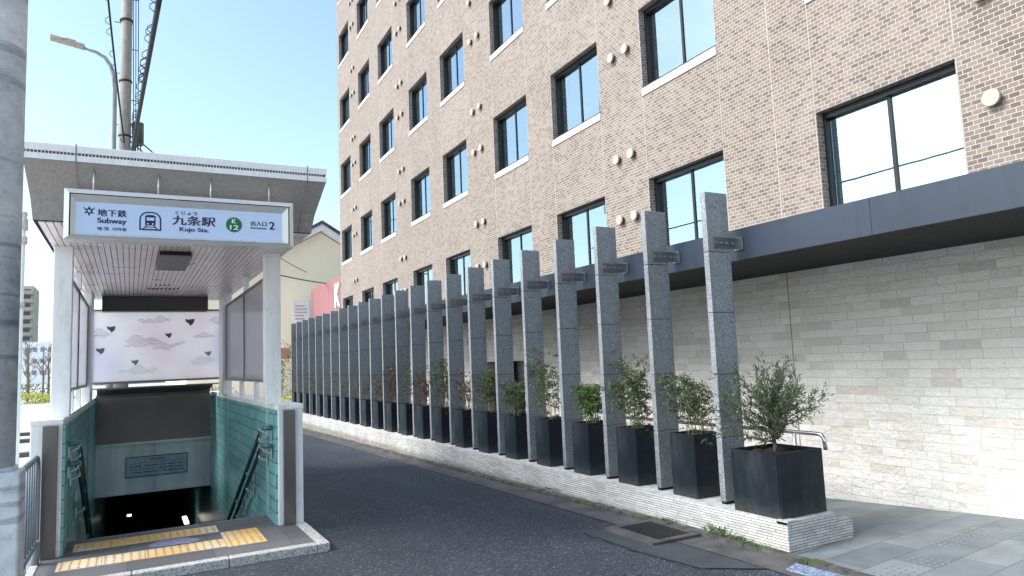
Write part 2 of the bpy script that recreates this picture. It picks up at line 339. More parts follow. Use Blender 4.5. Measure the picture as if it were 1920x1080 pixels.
a3 = m.new('ShaderNodeMixShader'); a3.inputs[0].default_value = .25; m.L(a2.outputs[0], a3.inputs[1]); m.L(gl.outputs[0], a3.inputs[2])
m.L(a3.outputs[0], m.n['Material Output'].inputs[0]); M['sideglass'] = m.mat
def _curt():
    m = NT('white_curtain', .9); oi = m.new('ShaderNodeObjectInfo'); m.color(m.ramp(oi.outputs['Random'], [(0, (.38, .40, .42)), (.3, (.66, .68, .70)), (1, (.86, .88, .90))])); return m.mat
M['curtain'] = _curt() or plain('white_curtain', (.82, .84, .86), .9, var=.06)
M['room'] = plain('dark_room', (.04, .04, .045), .9)
def leafmat(name, a, b, c):
    m = NT(name, .45)
    g = m.noise(9, 3); m.color(m.ramp(g, [(.3, a), (.55, b), (.75, c)])); m.b.inputs['Subsurface Weight'].default_value = 0
    return m.mat
M['olive'] = leafmat('olive_leaf', (.034, .055, .030), (.075, .105, .055), (.17, .21, .13))
M['nandina'] = leafmat('green_leaf', (.028, .055, .020), (.065, .11, .04), (.13, .19, .07))
M['redleaf'] = leafmat('reddish_leaf', (.05, .035, .03), (.09, .055, .045), (.10, .10, .05))
M['bamboo'] = leafmat('bright_green_leaf', (.04, .09, .02), (.08, .16, .04), (.15, .25, .07))
M['bark'] = plain('grey_bark', (.15, .12, .09), .9, var=.3, scale=40)
M['cane'] = plain('tan_cane', (.20, .15, .10), .8, var=.3, scale=30)

# ------------------------------------------------------------------ ground
def gz(y): return 0.0 if y < 4 else (-.011*(y-4) if y < 22 else -.198)
def crown(x): return .075*max(0, min(1, (3.98-x)/2.5))
mb = MB()
HX0, HX1, HY0, HY1 = -.55, 1.32, 7.46, 13.3
xs = [-400, -60, HX0, HX1, 1.48, 3.98, 60, 400]; ys = [-60, 4, HY0, HY1, 22, 60, 900]
for i in range(len(xs)-1):
    for j in range(len(ys)-1):
        x0, x1, y0, y1 = xs[i], xs[i+1], ys[j], ys[j+1]
        if x0 == HX0 and y0 == HY0: continue
        mb.face([(x0, y0, gz(y0)+crown(x0)), (x1, y0, gz(y0)+crown(x1)), (x1, y1, gz(y1)+crown(x1)), (x0, y1, gz(y1)+crown(x0))])
tag(mb.build('road', M['asphalt']), kind='structure')
mb = MB()     # road and pavement west of the stairs, sun glare put into the colour
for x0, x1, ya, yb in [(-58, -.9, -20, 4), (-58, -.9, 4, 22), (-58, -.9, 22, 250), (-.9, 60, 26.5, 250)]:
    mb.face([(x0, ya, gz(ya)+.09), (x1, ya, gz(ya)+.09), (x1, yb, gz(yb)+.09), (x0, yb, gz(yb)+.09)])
tag(mb.build('pavement', M['glareroad']), kind='structure')
mb = MB()
for (x0, x1, y0, y1) in [(-9, -1.2, 18.0, 18.3), (-9, -1.2, 22.6, 22.95), (-9, -1.2, 25.4, 25.7)]:
    mb.box(x0, x1, y0, y1, gz(y0)-.05, gz(y0)+.18)
tag(mb.build('kerb', plain('dark_kerb', (.10, .095, .09), .9)), kind='structure')
# right-hand paving: rises gently towards the camera side along the stone wall
def pz(x, y): return max(0, min(1, (x-4.36)/1.95)) * .058 * max(-.2, min(3.5, (5-y))) + .004 + (gz(y) if y > 5 else 0)
mb = MB(); NX = 6
pys = [-8, -2, 0, 1.5, 2.5, 3.2, 3.83]
for j in range(len(pys)-1):
    for i in range(NX):
        a = 4.36+1.95*i/NX; b = 4.36+1.95*(i+1)/NX
        mb.face([(a, pys[j], pz(a, pys[j])), (b, pys[j], pz(b, pys[j])), (b, pys[j+1], pz(b, pys[j+1])), (a, pys[j+1], pz(a, pys[j+1]))])
pys2 = [3.83, 5, 8, 14, 24]
for j in range(len(pys2)-1):
    for i in range(2, NX):
        a = 4.36+1.95*i/NX; b = 4.36+1.95*(i+1)/NX
        mb.face([(a, pys2[j], pz(a, pys2[j])), (b, pys2[j], pz(b, pys2[j])), (b, pys2[j+1], pz(b, pys2[j+1])), (a, pys2[j+1], pz(a, pys2[j+1]))])
tag(mb.build('walkway', M['paver']), kind='structure')
mb = MB()
for (x0, x1, y0, y1) in [(5.27, 5.99, 3.13, 3.38), (4.42, 5.0, 2.98, 3.24)]:      # raised studs cast in the paving
    nx = int((x1-x0)/.06); ny = 5
    for i in range(nx):
        for j in range(ny):
            cx = x0+(i+.5)*(x1-x0)/nx; cy = y0+(j+.5)*(y1-y0)/ny; z = pz(cx, cy)
            mb.tube([(cx, cy, z-.001), (cx, cy, z+.004)], [.016, .011], 8)
tag(mb.build('paving_studs', plain('stud_grey', (.20, .215, .225), .5)), kind='structure')
# gutter, kerb, patch
mb = MB()
def strip(mb, x0, x1, y0, y1, dz, n=10, m=0):
    for k in range(n):
        a = y0+(y1-y0)*k/n; b = y0+(y1-y0)*(k+1)/n
        mb.face([(x0, a, gz(a)+dz), (x1, a, gz(a)+dz), (x1, b, gz(b)+dz), (x0, b, gz(b)+dz)], m)
strip(mb, 3.98, 4.27, -8, 24, .006, 16)
tag(mb.build('gutter', M['gutter']), kind='structure')
mb = MB(); rnd = random.Random(4); y = -6
while y < 24:
    L = .6
    for k in range(4):
        a = y+L*k/4; b = y+L*(k+1)/4-(.008 if k == 3 else 0); t = .028+rnd.random()*.01
        mb.box(4.262+rnd.random()*.006, 4.352, a, b, gz(a)-.03, gz(a)+t)
    y += L
tag(mb.build('kerb', M['kerbmoss']), kind='structure')
mb = MB()
for a_, b_, c_ in (((3.60, 3.95), (3.98, 3.7), (3.52, 4.6)), ((3.98, 3.7), (3.98, 5.35), (3.52, 4.6)), ((3.98, 5.35), (3.55, 5.38), (3.52, 4.6))):
    mb.face([(p[0], p[1], gz(p[1])+crown(p[0])+.0045) for p in (a_, b_, c_)])
tag(mb.build('road_patch', M['patch']), kind='structure')
mb = MB()
rnd = random.Random(9)
def crack(mb, pts, w):
    P0 = []
    for i in range(len(pts)-1):
        a, b = Vector(pts[i]), Vector(pts[i+1]); n = max(2, int((b-a).length/.09))
        for k in range(n): P0.append(a.lerp(b, k/n)+Vector((rnd.uniform(-.02, .02), rnd.uniform(-.02, .02), 0)))
    P0.append(Vector(pts[-1]))
    for i in range(len(P0)-1):
        a, b = P0[i], P0[i+1]; d = (b-a).normalized(); n = Vector((-d.y, d.x, 0))*w
        za = gz(a.y)+crown(a.x)+.0085; zb = gz(b.y)+crown(b.x)+.0085
        mb.face([(a.x-n.x, a.y-n.y, za), (b.x-n.x, b.y-n.y, zb), (b.x+n.x, b.y+n.y, zb), (a.x+n.x, a.y+n.y, za)])
crack(mb, [(3.52, 5.35, 0), (3.50, 4.6, 0), (3.58, 3.95, 0), (3.98, 3.7, 0)], .005)
crack(mb, [(2.4, 4.9, 0), (3.0, 4.75, 0), (3.5, 4.62, 0)], .0025)
crack(mb, [(1.7, 12.2, 0), (2.4, 11.6, 0), (3.2, 12.0, 0), (3.9, 11.4, 0)], .004)
crack(mb, [(2.0, 15.5, 0), (2.9, 14.8, 0), (3.9, 15.2, 0)], .004)
tag(mb.build('road_cracks', M['void']), kind='structure')

# ------------------------------------------------------------------ drain, plate
t = empty('storm_drain', (3.98, 5.0, .010), 'rectangular iron grate drain with concrete rim beside the mossy kerb', 'drain')
mb = MB()
for (a, b, c, d) in [(-.24, -.13, -.34, .34), (.24, .27, -.34, .34), (-.13, .24, -.34, -.27), (-.13, .24, .27, .34)]: mb.box(a, b, c, d, -.02, .012)
mb.build('rim', M['gutter'], t)
mb = MB(); mb.box(-.13, .24, -.27, .27, -.05, -.03, 1)
for k in range(10): x = -.115+k*.037; mb.box(x, x+.009, -.27, .27, -.02, .010)
for k in range(15): y = -.255+k*.036; mb.box(-.13, .24, y, y+.006, -.018, .007)
mb.build('grate', [plain('cast_iron', (.045, .045, .048), .6, .5), M['void']], t)
mb = MB(); mb.prism([(4.04, 3.60, .008), (4.22, 3.66, .008), (4.26, 3.10, .008), (4.10, 3.02, .008)], (0, 0, .006))
tag(mb.build('metal_plate', speck('blue_steel_plate', [(0, (.10, .14, .24)), (.6, (.22, .30, .46)), (1, (.5, .56, .68))], 60, .4).mat, bevel=.003), 'small bluish metal cover plate in the gutter by the paving corner', 'cover plate')

# ------------------------------------------------------------------ hotel
TH = R(1.3162)
hotel = empty('hotel_building', (0, 0, 0), 'tall brown brick hotel with rows of black-framed windows above a pale stone ground floor', 'building', rz=-TH)
N0 = 7.4; S0, S1, ZT = -14.0, 30.75, 28.0
colsA = [(-2.0, -.27), (1.3, 3.03), (4.12, 5.84), (7.46, 9.20), (10.48, 12.21), (13.29, 15.0), (16.65, 18.37), (19.46, 21.16), (22.76, 24.5), (25.64, 27.30), (28.7, 30.42)]
rows = [(2.60, 4.47)] + [(6.045+2.977*k, 7.435+2.977*k) for k in range(7)]
# local axes: x = depth (outwards -x is the street), y = along facade
ops = [(a, b, c, d) for (a, b) in colsA for (c, d) in rows]
ys_ = sorted({S0, S1, *[v for o in ops for v in o[:2]]}); zs_ = sorted({2.3, ZT, *[v for o in ops for v in o[2:]]})
mb = MB(); ho = {(a, c) for a, b, c, d in ops}
for i in range(len(ys_)-1):
    for j in range(len(zs_)-1):
        if (ys_[i], zs_[j]) in ho: continue
        mb.face([(N0, ys_[i], zs_[j]), (N0, ys_[i+1], zs_[j]), (N0, ys_[i+1], zs_[j+1]), (N0, ys_[i], zs_[j+1])])
RV = .165
for a, b, c, d in ops:
    mb.face([(N0, a, c), (N0+RV, a, c), (N0+RV, a, d), (N0, a, d)]); mb.face([(N0, b, c), (N0+RV, b, c), (N0+RV, b, d), (N0, b, d)])
    mb.face([(N0, a, d), (N0+RV, a, d), (N0+RV, b, d), (N0, b, d)], 0); mb.face([(N0, a, c), (N0+RV, a, c), (N0+RV, b, c), (N0, b, c)], 1)
mb.face([(N0, S1, -1), (N0+15, S1, -1), (N0+15, S1, ZT), (N0, S1, ZT)]); mb.face([(N0, S0, -1), (N0+15, S0, -1), (N0+15, S0, ZT), (N0, S0, ZT)])
mb.face([(N0+15, S0, -1), (N0+15, S1, -1), (N0+15, S1, ZT), (N0+15, S0, ZT)])
# vertical movement joints in the brickwork, a few mm proud
for (a, b) in colsA:
    for s_ in (a-.012, b+.012):
        zz = [2.62] + [v for r_ in rows for v in r_] + [ZT]
        for k in range(0, len(zz)-1, 1):
            z0, z1 = zz[k], zz[k+1]
            if k % 2 == 0 or True: mb.box(N0-.003, N0+.01, s_-.006, s_+.006, z0+.15, z1-.02, 1)
for s_ in (6.49,): mb.box(N0-.003, N0+.01, s_-.006, s_+.006, 2.65, 27, 1)
mb.build('brick_wall', [M['brick'], M['mortar']], hotel, fix=False)
mb = MB(); mb.box(N0-.06, N0+15.06, S0-.06, S1+.06, ZT, ZT+.5); mb.build('roof', M['sill'], hotel)
mb = MB(); mb.box(N0+1.6, N0+1.65, S0+.1, S1-.1, 0, ZT-.1)
for k in range(8): mb.box(N0+.25, N0+1.6, S0+.1, S1-.1, 2.5+2.977*k-.12, 2.5+2.977*k)
mb.build('interior_wall', M['room'], hotel)
def make_window(h, wd=1.72, sill=True):
    mb = MB(); f = .05; x0 = RV; x1 = RV+.03
    mb.box(x0-.015, x1, 0, f, 0, h); mb.box(x0-.05, x1, wd-f+.005, wd-.001, 0, h); mb.box(x0-.03, x1, f, wd-f, 0, f*1.0); mb.box(x0-.05, x1, f, wd-f, h-f*1.5, h-.001)
    mb.box(x0-.004, x1-.003, wd*.5-.022, wd*.5+.022, f*.8, h-f*1.5)
    mb.box(-.012, x0, 0.002, wd-.002, -.012, .012)
    fr = mb.build('window', M['black'], hotel)
    for (a, b, dx) in ((f, wd*.5-.022, .014), (wd*.5+.022, wd-f, .019)):
        mb = MB(); mb.box(x0+dx, x0+dx+.008, a, b, f, h-f*1.5); mb.build('pane', M['glass'], fr)
    mb = MB(); n = 46                                                    # pleated curtain
    y0, y1 = f, wd-f-.16; pr = None
    for k in range(n+1):
        yy = y0+(y1-y0)*k/n; xx = x1+.10+.034*math.sin(k*1.15)+.02*math.sin(k*.37+1)
        if pr: mb.face([(pr[0], pr[1], .03), (xx, yy, .03), (xx, yy, h-.06), (pr[0], pr[1], h-.06)], 0, True)
        pr = (xx, yy)
    mb.build('curtain', M['curtain'], fr, fix=False)
    if sill:
        mb = MB(); mb.box(-.022, .05, -.01, wd+.01, -.145, -.012); mb.build('sill', M['sill'], fr, bevel=.004)
    return fr
wA = make_window(1.39); wB = make_window(1.87, sill=False); usedA = usedB = False
for (a, b) in colsA:
    for r_, (c, d) in enumerate(rows):
        src = wB if r_ == 0 else wA
        first = (r_ == 0 and not usedB) or (r_ > 0 and not usedA)
        o = src if first else copy_tree(src, parent=hotel)
        if r_ == 0: usedB = True
        else: usedA = True
        o.location = (N0, a, c); o.scale = (1, (b-a)/1.72, 1)
        cu_ = [k for k in kids(o) if k.name.startswith('curtain')]
        rw = random.Random(int(a*100)+int(c*10))
        if cu_ and rw.random() < .6: f_ = rw.uniform(.45, .95); cu_[0].scale = (1, f_, 1); cu_[0].location.y = rw.choice([0, (1-f_)*1.6])
# ventilation caps
mb = MB(); mb.disc((0, 0, 0), .062, (-1, 0, 0), .045, 24, 1); mb.disc((-.045, 0, 0), .085, (-1, 0, 0), .035, 24)
vc = mb.build('vent_cap', [plain('cream_vent', (.42, .37, .33), .5, var=.06), M['black']], hotel, bevel=.004); first = True; nv = 0
for ci, (sa, sb) in enumerate([(3.36, 3.78), (9.57, 9.99), (15.67, 16.11), (21.80, 22.22), (27.9, 28.3)]):
    for k in range(5):
        for zz in (3.92+2.97*k, 5.01+2.965*k):
            if zz > 17: continue
            for s_ in (sa, sb):
                o = vc if first else vc.copy()
                if not first: C.objects.link(o); o.parent = hotel
                first = False; o.location = (N0, s_, zz)
# podium: stone wall along the street (street-aligned, so undo the facade's turn)
def street(o): o.rotation_euler = (0, 0, TH)
XW = 6.31
mb = MB()
DY0, DY1, DZ = 11.25, 12.75, 1.52
for (a, b, c, d) in [(-10, 5.28, -.5, 2.37), (5.295, DY0, -.5, 2.37), (DY0, DY1, DZ, 2.37), (DY1, 24, -.5, 2.37)]:
    mb.face([(XW, a, c), (XW, b, c), (XW, b, d), (XW, a, d)])
for yy in (DY0, DY1): mb.face([(XW, yy, -.5), (XW+.25, yy, -.5), (XW+.25, yy, DZ), (XW, yy, DZ)])
mb.face([(XW, DY0, DZ), (XW+.25, DY0, DZ), (XW+.25, DY1, DZ), (XW, DY1, DZ)])
mb.box(XW+.003, XW+.03, 5.275, 5.30, -.3, 2.36, 1)
street(mb.build('stone_wall', [M['stone'], plain('joint_sealant', (.30, .26, .22), .9)], hotel, fix=False))
mb = MB(); mb.box(XW+.2, XW+.25, DY0, DY1, -.3, DZ); mb.box(XW+.15, XW+.2, DY0, DY0+.06, -.3, DZ, 1); mb.box(XW+.15, XW+.2, DY1-.06, DY1, -.3, DZ, 1); mb.box(XW+.15, XW+.2, (DY0+DY1)/2-.04, (DY0+DY1)/2+.04, -.3, DZ, 1)
d_ = mb.build('entrance_door', [plain('dark_door_glass', (.012, .013, .015), .08), M['black']], hotel); street(d_)
XF = 4.86; FZ0, FZ1 = 2.365, 2.648
mb = MB(); y = -10.3; seams = [-10.3, -6.9, -3.5, -.1, 3.27, 6.66, 10.05, 13.4, 16.8, 20.2, 24.0]
for a, b in zip(seams, seams[1:]): mb.box(XF, XF+.03, a+.002, b-.002, FZ0, FZ1)
mb.box(XF+.004, XF+.028, -10.3, 24, FZ0+.004, FZ1-.004, 1); mb.box(XF+.03, N0+.6, -10.3, 24, FZ1-.05, FZ1-.006)
f_ = mb.build('canopy_fascia', [M['fascia'], M['black']], hotel); street(f_)
mb = MB(); x = XF+.03
mb.box(XF+.03, XW+.3, -10.3, 24, FZ0+.03, FZ0+.05, 1)
k = 0
while x < XW-.02:
    mb.box(x, x+.028, -10.3, 24, FZ0+.004, FZ0+.03, 0); x += .05
s_ = mb.build('canopy_soffit', [plain('dark_slat', (.014, .013, .013), .6), M['soffit']], hotel); street(s_)

# hand rail in front of the stone wall
t = empty('handrail', (5.42, 4.6, .04), 'stainless tube handrail in front of the pale stone wall', 'handrail')
pts = [(0, 2.6, .735), (0, -.26, .735)] + [(0, -.26-.06*math.sin(a), .735-.06*(1-math.cos(a))) for a in [R(v) for v in (20, 40, 60, 80, 90)]] + [(0, -.325, .60)]
mb = MB(); mb.tube(pts, .019, 12); mb.build('rail', M['chrome'], t)
for yy in (0.0, 1.2, 2.4):
    mb = MB(); mb.tube([(0, yy, -.04), (0, yy, .72)], .017, 10); mb.build('post', M['chrome'], t)

# ------------------------------------------------------------------ plinth, granite pillars, planters
t = empty('planter_plinth', (4.36, 3.83, 0), 'long low white brick plinth carrying the pillars and planters', 'plinth')
def zb(y): return gz(y)-.02
mb = MB(); Y0, Y1 = 0, 20.4
for a, b in [(0, 4), (4, 8), (8, 12), (12, 16), (16, 20.4)]:
    za, zb_ = gz(a+3.83)-.02, gz(b+3.83)-.02
    mb.face([(0, a, za), (0, b, zb_), (0, b, .238), (0, a, .238)])
mb.face([(0, 0, -.02), (.56, 0, -.02), (.56, 0, .238), (0, 0, .238)]); mb.face([(.56, 0, -.02), (.74, 0, -.02), (.74, 0, .178), (.56, 0, .178)])
mb.face([(.74, 0, -.02), (.74, Y1, -.3), (.74, Y1, .178), (.74, 0, .178)]); mb.face([(0, Y1, -.3), (.74, Y1, -.3), (.74, Y1, .178), (0, Y1, .238)])
mb.build('brick_face', M['plinth'], t, fix=False)
mb = MB(); mb.box(.004, .555, .004, Y1, .2, .244); mb.box(.56, .736, .004, Y1, .15, .184); mb.build('coping', M['coping'], t)
mb = MB(); mb.box(0, .11, -.003, .1, .222, .252); mb.build('corner_brick', M['plinth'], t)

PY = [4.60+.8365*i for i in range(23)]
def make_pillar():
    t = empty('granite_pillar', (4.48, PY[0], .244), '', 'pillar')
    mb = MB(); H = 2.968-.244; g0 = .02; n = 5; h = (H-g0)/n
    W, T = .265, .062
    for k in range(n): mb.box(0, W, -T/2, T/2, g0+k*h+.003, g0+(k+1)*h-.002)
    sh = mb.build('shaft', M['granite'], t, bevel=.003)
    mb = MB(); mb.box(.006, W-.006, -T/2+.006, T/2-.006, 0, H-.01); mb.build('core', M['void'], t)
    mb = MB(); mb.box(.055, XF-4.48-.012, -T/2-.012, -T/2-.002, 2.215, 2.315); mb.box(XF-4.48-.012, XF-4.48-.002, -T/2-.05, -T/2+.05, 2.205, 2.325)
    b = mb.build('bracket', M['bracketsteel'], t, bevel=.002)
    mb = MB(); mb.disc((.085, -T/2-.012, 2.265), .009, (0, -1, 0), .008, 8); bo = mb.build('bolt', M['chrome'], b)
    for x in (.15, .215, .29):
        c = bo.copy(); C.objects.link(c); c.parent = b; c.location = (x-.085, 0, 0)
    return t
p0 = make_pillar()
for i, y in enumerate(PY):
    o = p0 if i == 0 else copy_tree(p0)
    o.location = (4.48, y, .244)
    tag(o, ('speckled grey granite slab pillar, %s from the near end of the row' % ORD[i]) if i else 'speckled grey granite slab pillar nearest the big square planter at the near end', 'pillar', 'granite pillars along the plinth')
    if i == 22: o['label'] = 'speckled grey granite slab pillar at the far end of the row'
def planter(name, W, D, H, label, loc, group=None):
    t = empty(name, loc, label, 'planter', group); th = .018; mb = MB()
    mb.box(0, W, 0, th, 0, H); mb.box(0, W, D-th, D, 0, H); mb.box(0, th, th, D-th, 0, H); mb.box(W-th, W, th, D-th, 0, H)
    mb.build('box', M['planter'], t, bevel=.004 if W > .4 else .002)
    mb = MB(); rr = random.Random(2); n = 8
    P = [[(th+(W-2*th)*i/n, th+(D-2*th)*j/n, H-.035+rr.uniform(-.012, .012)) for j in range(n+1)] for i in range(n+1)]
    for i in range(n):
        for j in range(n): mb.face([P[i][j], P[i+1][j], P[i+1][j+1], P[i][j+1]])
    mb.build('soil', M['soil'], t)
    return t
planter('square_planter', .505, .49, .495, 'large black square planter holding the olive tree at the near end', (4.395, 3.90, .245))
pl0 = planter('tall_planter', .32, .325, .565, '', (4.455, 4.88, .244))
for i in range(22):
    o = pl0 if i == 0 else copy_tree(pl0)
    o.location = (4.455, PY[i]+.283, .244)
    tag(o, 'tall black planter standing behind the %s granite pillar of the row' % ORD[i], 'planter', 'tall black planters between the pillars')

# ------------------------------------------------------------------ foliage
def leaf(mb, p, d, L, W, rr, m=0):
    d = d.normalized(); s = d.cross(Vector((rr.uniform(-1, 1), rr.uniform(-1, 1), rr.uniform(.2, 1)))).normalized()*W
    n = d.cross(s).normalized()*L*.12
    mb.face([p, p+d*L*.45+s*.5-n, p+d*L, p+d*L*.45-s*.5-n], m)
def rv(rr): return Vector((rr.gauss(0, 1), rr.gauss(0, 1), rr.gauss(0, 1))).normalized()
def olive(name, loc, label):
    rr = random.Random(31); t = empty(name, loc, label, 'tree')
    tb = MB(); lf = MB(); top = Vector((.01, 0, .30))
    tb.tube([(0, 0, -.05), (.006, .004, .08), (-.006, .008, .19), top], [.017, .015, .013, .011], 8)
    for k in range(66):
        z0 = rr.uniform(.08, .40); a = rr.uniform(0, 2*math.pi)
        st = Vector((0, 0, z0)) if z0 < .3 else Vector((.01, 0, .30+(z0-.3)*1.0))
        el = rr.uniform(.05, 1.25); L = rr.uniform(.28, .46)*(1.18 if el < .7 else 1.0)
        d = Vector((math.cos(a)*math.cos(el), math.sin(a)*math.cos(el), math.sin(el)))
        if k == 0: d = Vector((.75, -.55, .40)).normalized(); L = .47; st = Vector((.01, 0, .26))
        if 3 <= k < 12: d = Vector((-.75+rr.uniform(-.25, .25), rr.uniform(-.3, .8), rr.uniform(.1, .7))).normalized(); L = rr.uniform(.40, .58)
        if k == 1: d = Vector((.05, .1, 1)).normalized(); L = .44; st = Vector((.01, 0, .31))
        if k == 2: d = Vector((-.2, .15, 1)).normalized(); L = .42; st = Vector((.01, 0, .31))
        pts = [st]; dd = d.copy()
        for q_ in range(5): dd = (dd+rv(rr)*.14+Vector((0, 0, .05))).normalized(); pts.append(pts[-1]+dd*L/5)
        tb.tube(pts, [.0045-.0007*i for i in range(6)], 4)
        for i in range(1, 6):
            for s_ in range(3):
                tw = (dd+rv(rr)*.9).normalized(); tl = rr.uniform(.04, .11); b0 = pts[i-1].lerp(pts[i], rr.random())
                if i > 1 or rr.random() < .4:
                    for q_ in range(5):
                        p = b0+tw*tl*q_/5
                        lf_d = (tw*.8+rv(rr)*.75).normalized(); leaf(lf, p, lf_d, rr.uniform(.028, .046), rr.uniform(.0085, .012), rr)
                        
            for q_ in range(4):
                leaf(lf, pts[i-1].lerp(pts[i], rr.random()), (dd*.7+rv(rr)*.8).normalized(), rr.uniform(.03, .048), .011, rr)
    tb.build('trunk', M['bark'], t); lf.build('crown', M['olive'], t, fix=False)
    return t
olive('olive_tree', (4.66, 4.16, .70), 'bushy grey-green olive tree growing in the large square planter')
def canes(loc, seed, h, spread, mat, label, n=5, ll=.030, lw=.013, dens=1.0, lean=(0, 0), low=.35, group=None):
    rr = random.Random(seed); t = empty('potted_shrub', loc, label, 'shrub', group); tb = MB(); lf = MB()
    for k in range(n):
        a = rr.uniform(0, 6.28); r0 = rr.uniform(.01, .09); st = Vector((math.cos(a)*r0, math.sin(a)*r0, -.03))
        hh = h*rr.uniform(.6, 1); out_ = spread*rr.uniform(.3, 1); a2 = a+rr.uniform(-.6, .6)
        en = Vector((math.cos(a2)*out_+lean[0]*hh, math.sin(a2)*out_+lean[1]*hh, hh))
        pts = [st.lerp(en, u)+Vector((0, 0, .06*math.sin(u*3.1)))+rv(rr)*.006 for u in [i/7 for i in range(8)]]
        tb.tube(pts, [.0045-.0004*i for i in range(8)], 4)
        for i in range(1, 8):
            u = i/7
            if u < low and rr.random() < .75: continue
            for b_ in range(int(2+2*dens)):
                an = rr.uniform(0, 6.28); bl = rr.uniform(.08, .19)*(1.1-u*.4); d = Vector((math.cos(an), math.sin(an), rr.uniform(-.1, .6))).normalized()
                p0_ = pts[i]-(pts[i]-pts[i-1])*rr.random(); p = p0_; bp = [p]
                for q_ in range(3): d = (d+rv(rr)*.2-Vector((0, 0, .12))).normalized(); p = p+d*bl/3; bp.append(p)
                tb.tube(bp, .0012, 3, cap=False)
                for q_ in range(int(7*dens)+3):
                    pp = bp[0].lerp(bp[-1], rr.uniform(.25, 1.05))+rv(rr)*.014
                    leaf(lf, pp, (d*.6+rv(rr)*.8), ll*rr.uniform(.7, 1.2), lw*rr.uniform(.8, 1.2), rr)
    tb.build('stems', M['cane'], t, fix=False); lf.build('leaves', M[mat], t, fix=False)
    return t
SP = [  # seed, height, spread, material, n, dens, lean, kind words
    (1, .60, .33, 'nandina', 9, 1.5, (-.12, .1), 'sparse green shrub with thin stems'), (2, .82, .36, 'nandina', 11, 1.5, (-.12, .15), 'tall mixed red and green shrub'),
    (3, .50, .12, 'bamboo', 11, 1.5, (0, 0), 'dense fresh green bamboo-like shrub'), (4, .88, .32, 'nandina', 8, 1.4, (-.12, .2), 'airy dark green shrub with leaning canes'),
    (5, .52, .20, 'nandina', 8, 1.4, (0, 0), 'low green shrub'), (6, .84, .18, 'nandina', 6, 1.6, (-.08, .12), 'slender green shrub with a leafy top'),
    (7, .62, .26, 'redleaf', 9, .9, (0, 0), 'thin reddish-brown shrub'), (8, .85, .26, 'nandina', 11, 1.4, (-.05, .05), 'bushy green and brown shrub'),
    (9, .70, .28, 'redleaf', 9, 1.0, (0, 0), 'wispy reddish shrub'), (10, 1.0, .14, 'nandina', 4, 1.0, (-.02, .05), 'tallest green shrub with a tufted top'),
    (11, .80, .30, 'redleaf', 10, 1.2, (0, 0), 'spreading purple-brown shrub'), (12, .6, .2, 'redleaf', 6, .8, (0, 0), 'small dull red shrub')]
for i in range(22):
    if i < 12: sd, h, sp, mt, n, de, ln, wd = SP[i]
    else:
        rr = random.Random(i); h = rr.uniform(.5, .75); sp = .2; mt = ('redleaf', 'nandina')[i % 2]; n = 5; de = .7; ln = (0, 0); sd = i+40; wd = ('faint brownish shrub', 'faint dark green shrub')[i % 2]
    canes((4.615, PY[i]+.445, .775), sd, h, sp, mt, '%s in the planter behind the %s granite pillar' % (wd, ORD[i]), n, dens=de, lean=ln, group='shrubs in the tall black planters', ll=.034)
# weeds
def weed(x, y, seed, h, n, label):
    rr = random.Random(seed); lf = MB()
    for k in range(n):
        a = rr.uniform(0, 6.28); d = Vector((math.cos(a), math.sin(a), rr.uniform(.3, 2))).normalized(); p = Vector((rr.gauss(0, .02), rr.gauss(0, .07), 0))
        leaf(lf, p, d, h*rr.uniform(.4, 1), .008, rr)
        leaf(lf, p+d*h*.4, (d+rv(rr)*.6), h*.4, .01, rr)
    o = lf.build('weed', M['bamboo'], fix=False); o.location = (x, y, .03); tag(o, label, 'weed')
weed(4.32, 4.55, 3, .11, 60, 'tallest green weed sprouting at the foot of the white plinth')
weed(4.32, 4.32, 4, .045, 90, 'low weed tuft on the kerb just right of the tall weed')
weed(4.30, 4.08, 5, .035, 70, 'tiny weed patch on the kerb nearest the plinth corner')
weed(4.31, 5.15, 6, .03, 70, 'flat mossy weed on the kerb beside the drain grate')
weed(4.31, 7.2, 7, .025, 80, 'moss-like weed strip on the kerb far beyond the drain grate')

# ------------------------------------------------------------------ subway entrance
XI0, XI1, XO0, XO1, YF, YB, WZ = -.48, 1.22, -.70, 1.445, 6.90, 13.4, 1.215
sub = empty('subway_entrance', (.37, 6.9, .12), 'white roofed subway stair entrance with teal tiled walls and steel header', 'subway entrance')
sub.location = (0, 0, 0)
for (xi, xo, sgn) in ((XI0, XO0, -1), (XI1, XO1, 1)):
    x0, x1 = sorted((xi, xo))
    mb = MB(); mb.box(x0, x1, YF, YB, -.3, WZ-.045); w_ = mb.build('side_wall', M['white'], sub, bevel=.006)
    mb = MB(); mb.box(x0-.004, x1+.004, YF-.004, YB, WZ-.045, WZ); mb.build('cap', M['whitecap'], w_, bevel=.004)
    xa, xb = (xi-.012, xi+.002) if sgn > 0 else (xi-.002, xi+.012)
    xa, xb = (xi-.004, xi+.02) if sgn < 0 else (xi-.02, xi+.004)
    # tile facing on the stair side
    mb = MB(); mb.box(min(xa, xb), max(xa, xb), YF+.02, 19.5, -4.0, WZ-.05); mb.build('tile_facing', M['teal'], w_)
    cx = xi + (-.026 if sgn > 0 else .02)
    for ya_, yb_, za_ in ((7.32, 7.43, .17), (10.5, 10.6, 0)): mb = MB(); mb.box(cx, cx+.006, ya_, yb_, za_, WZ-.05); mb.build('wall_strip', M['boxgrey'] if sgn < 0 else plain('grey_strip', (.34, .50, .53), .4), w_)
    # stainless strip on the front end
    sx = (-.615, -.508) if sgn < 0 else (1.262, 1.368)
    mb = MB(); mb.box(sx[0], sx[1], YF-.045, YF-.001, .12, 1.165); mb.build('steel_strip', M['steeldark'], w_, bevel=.004)
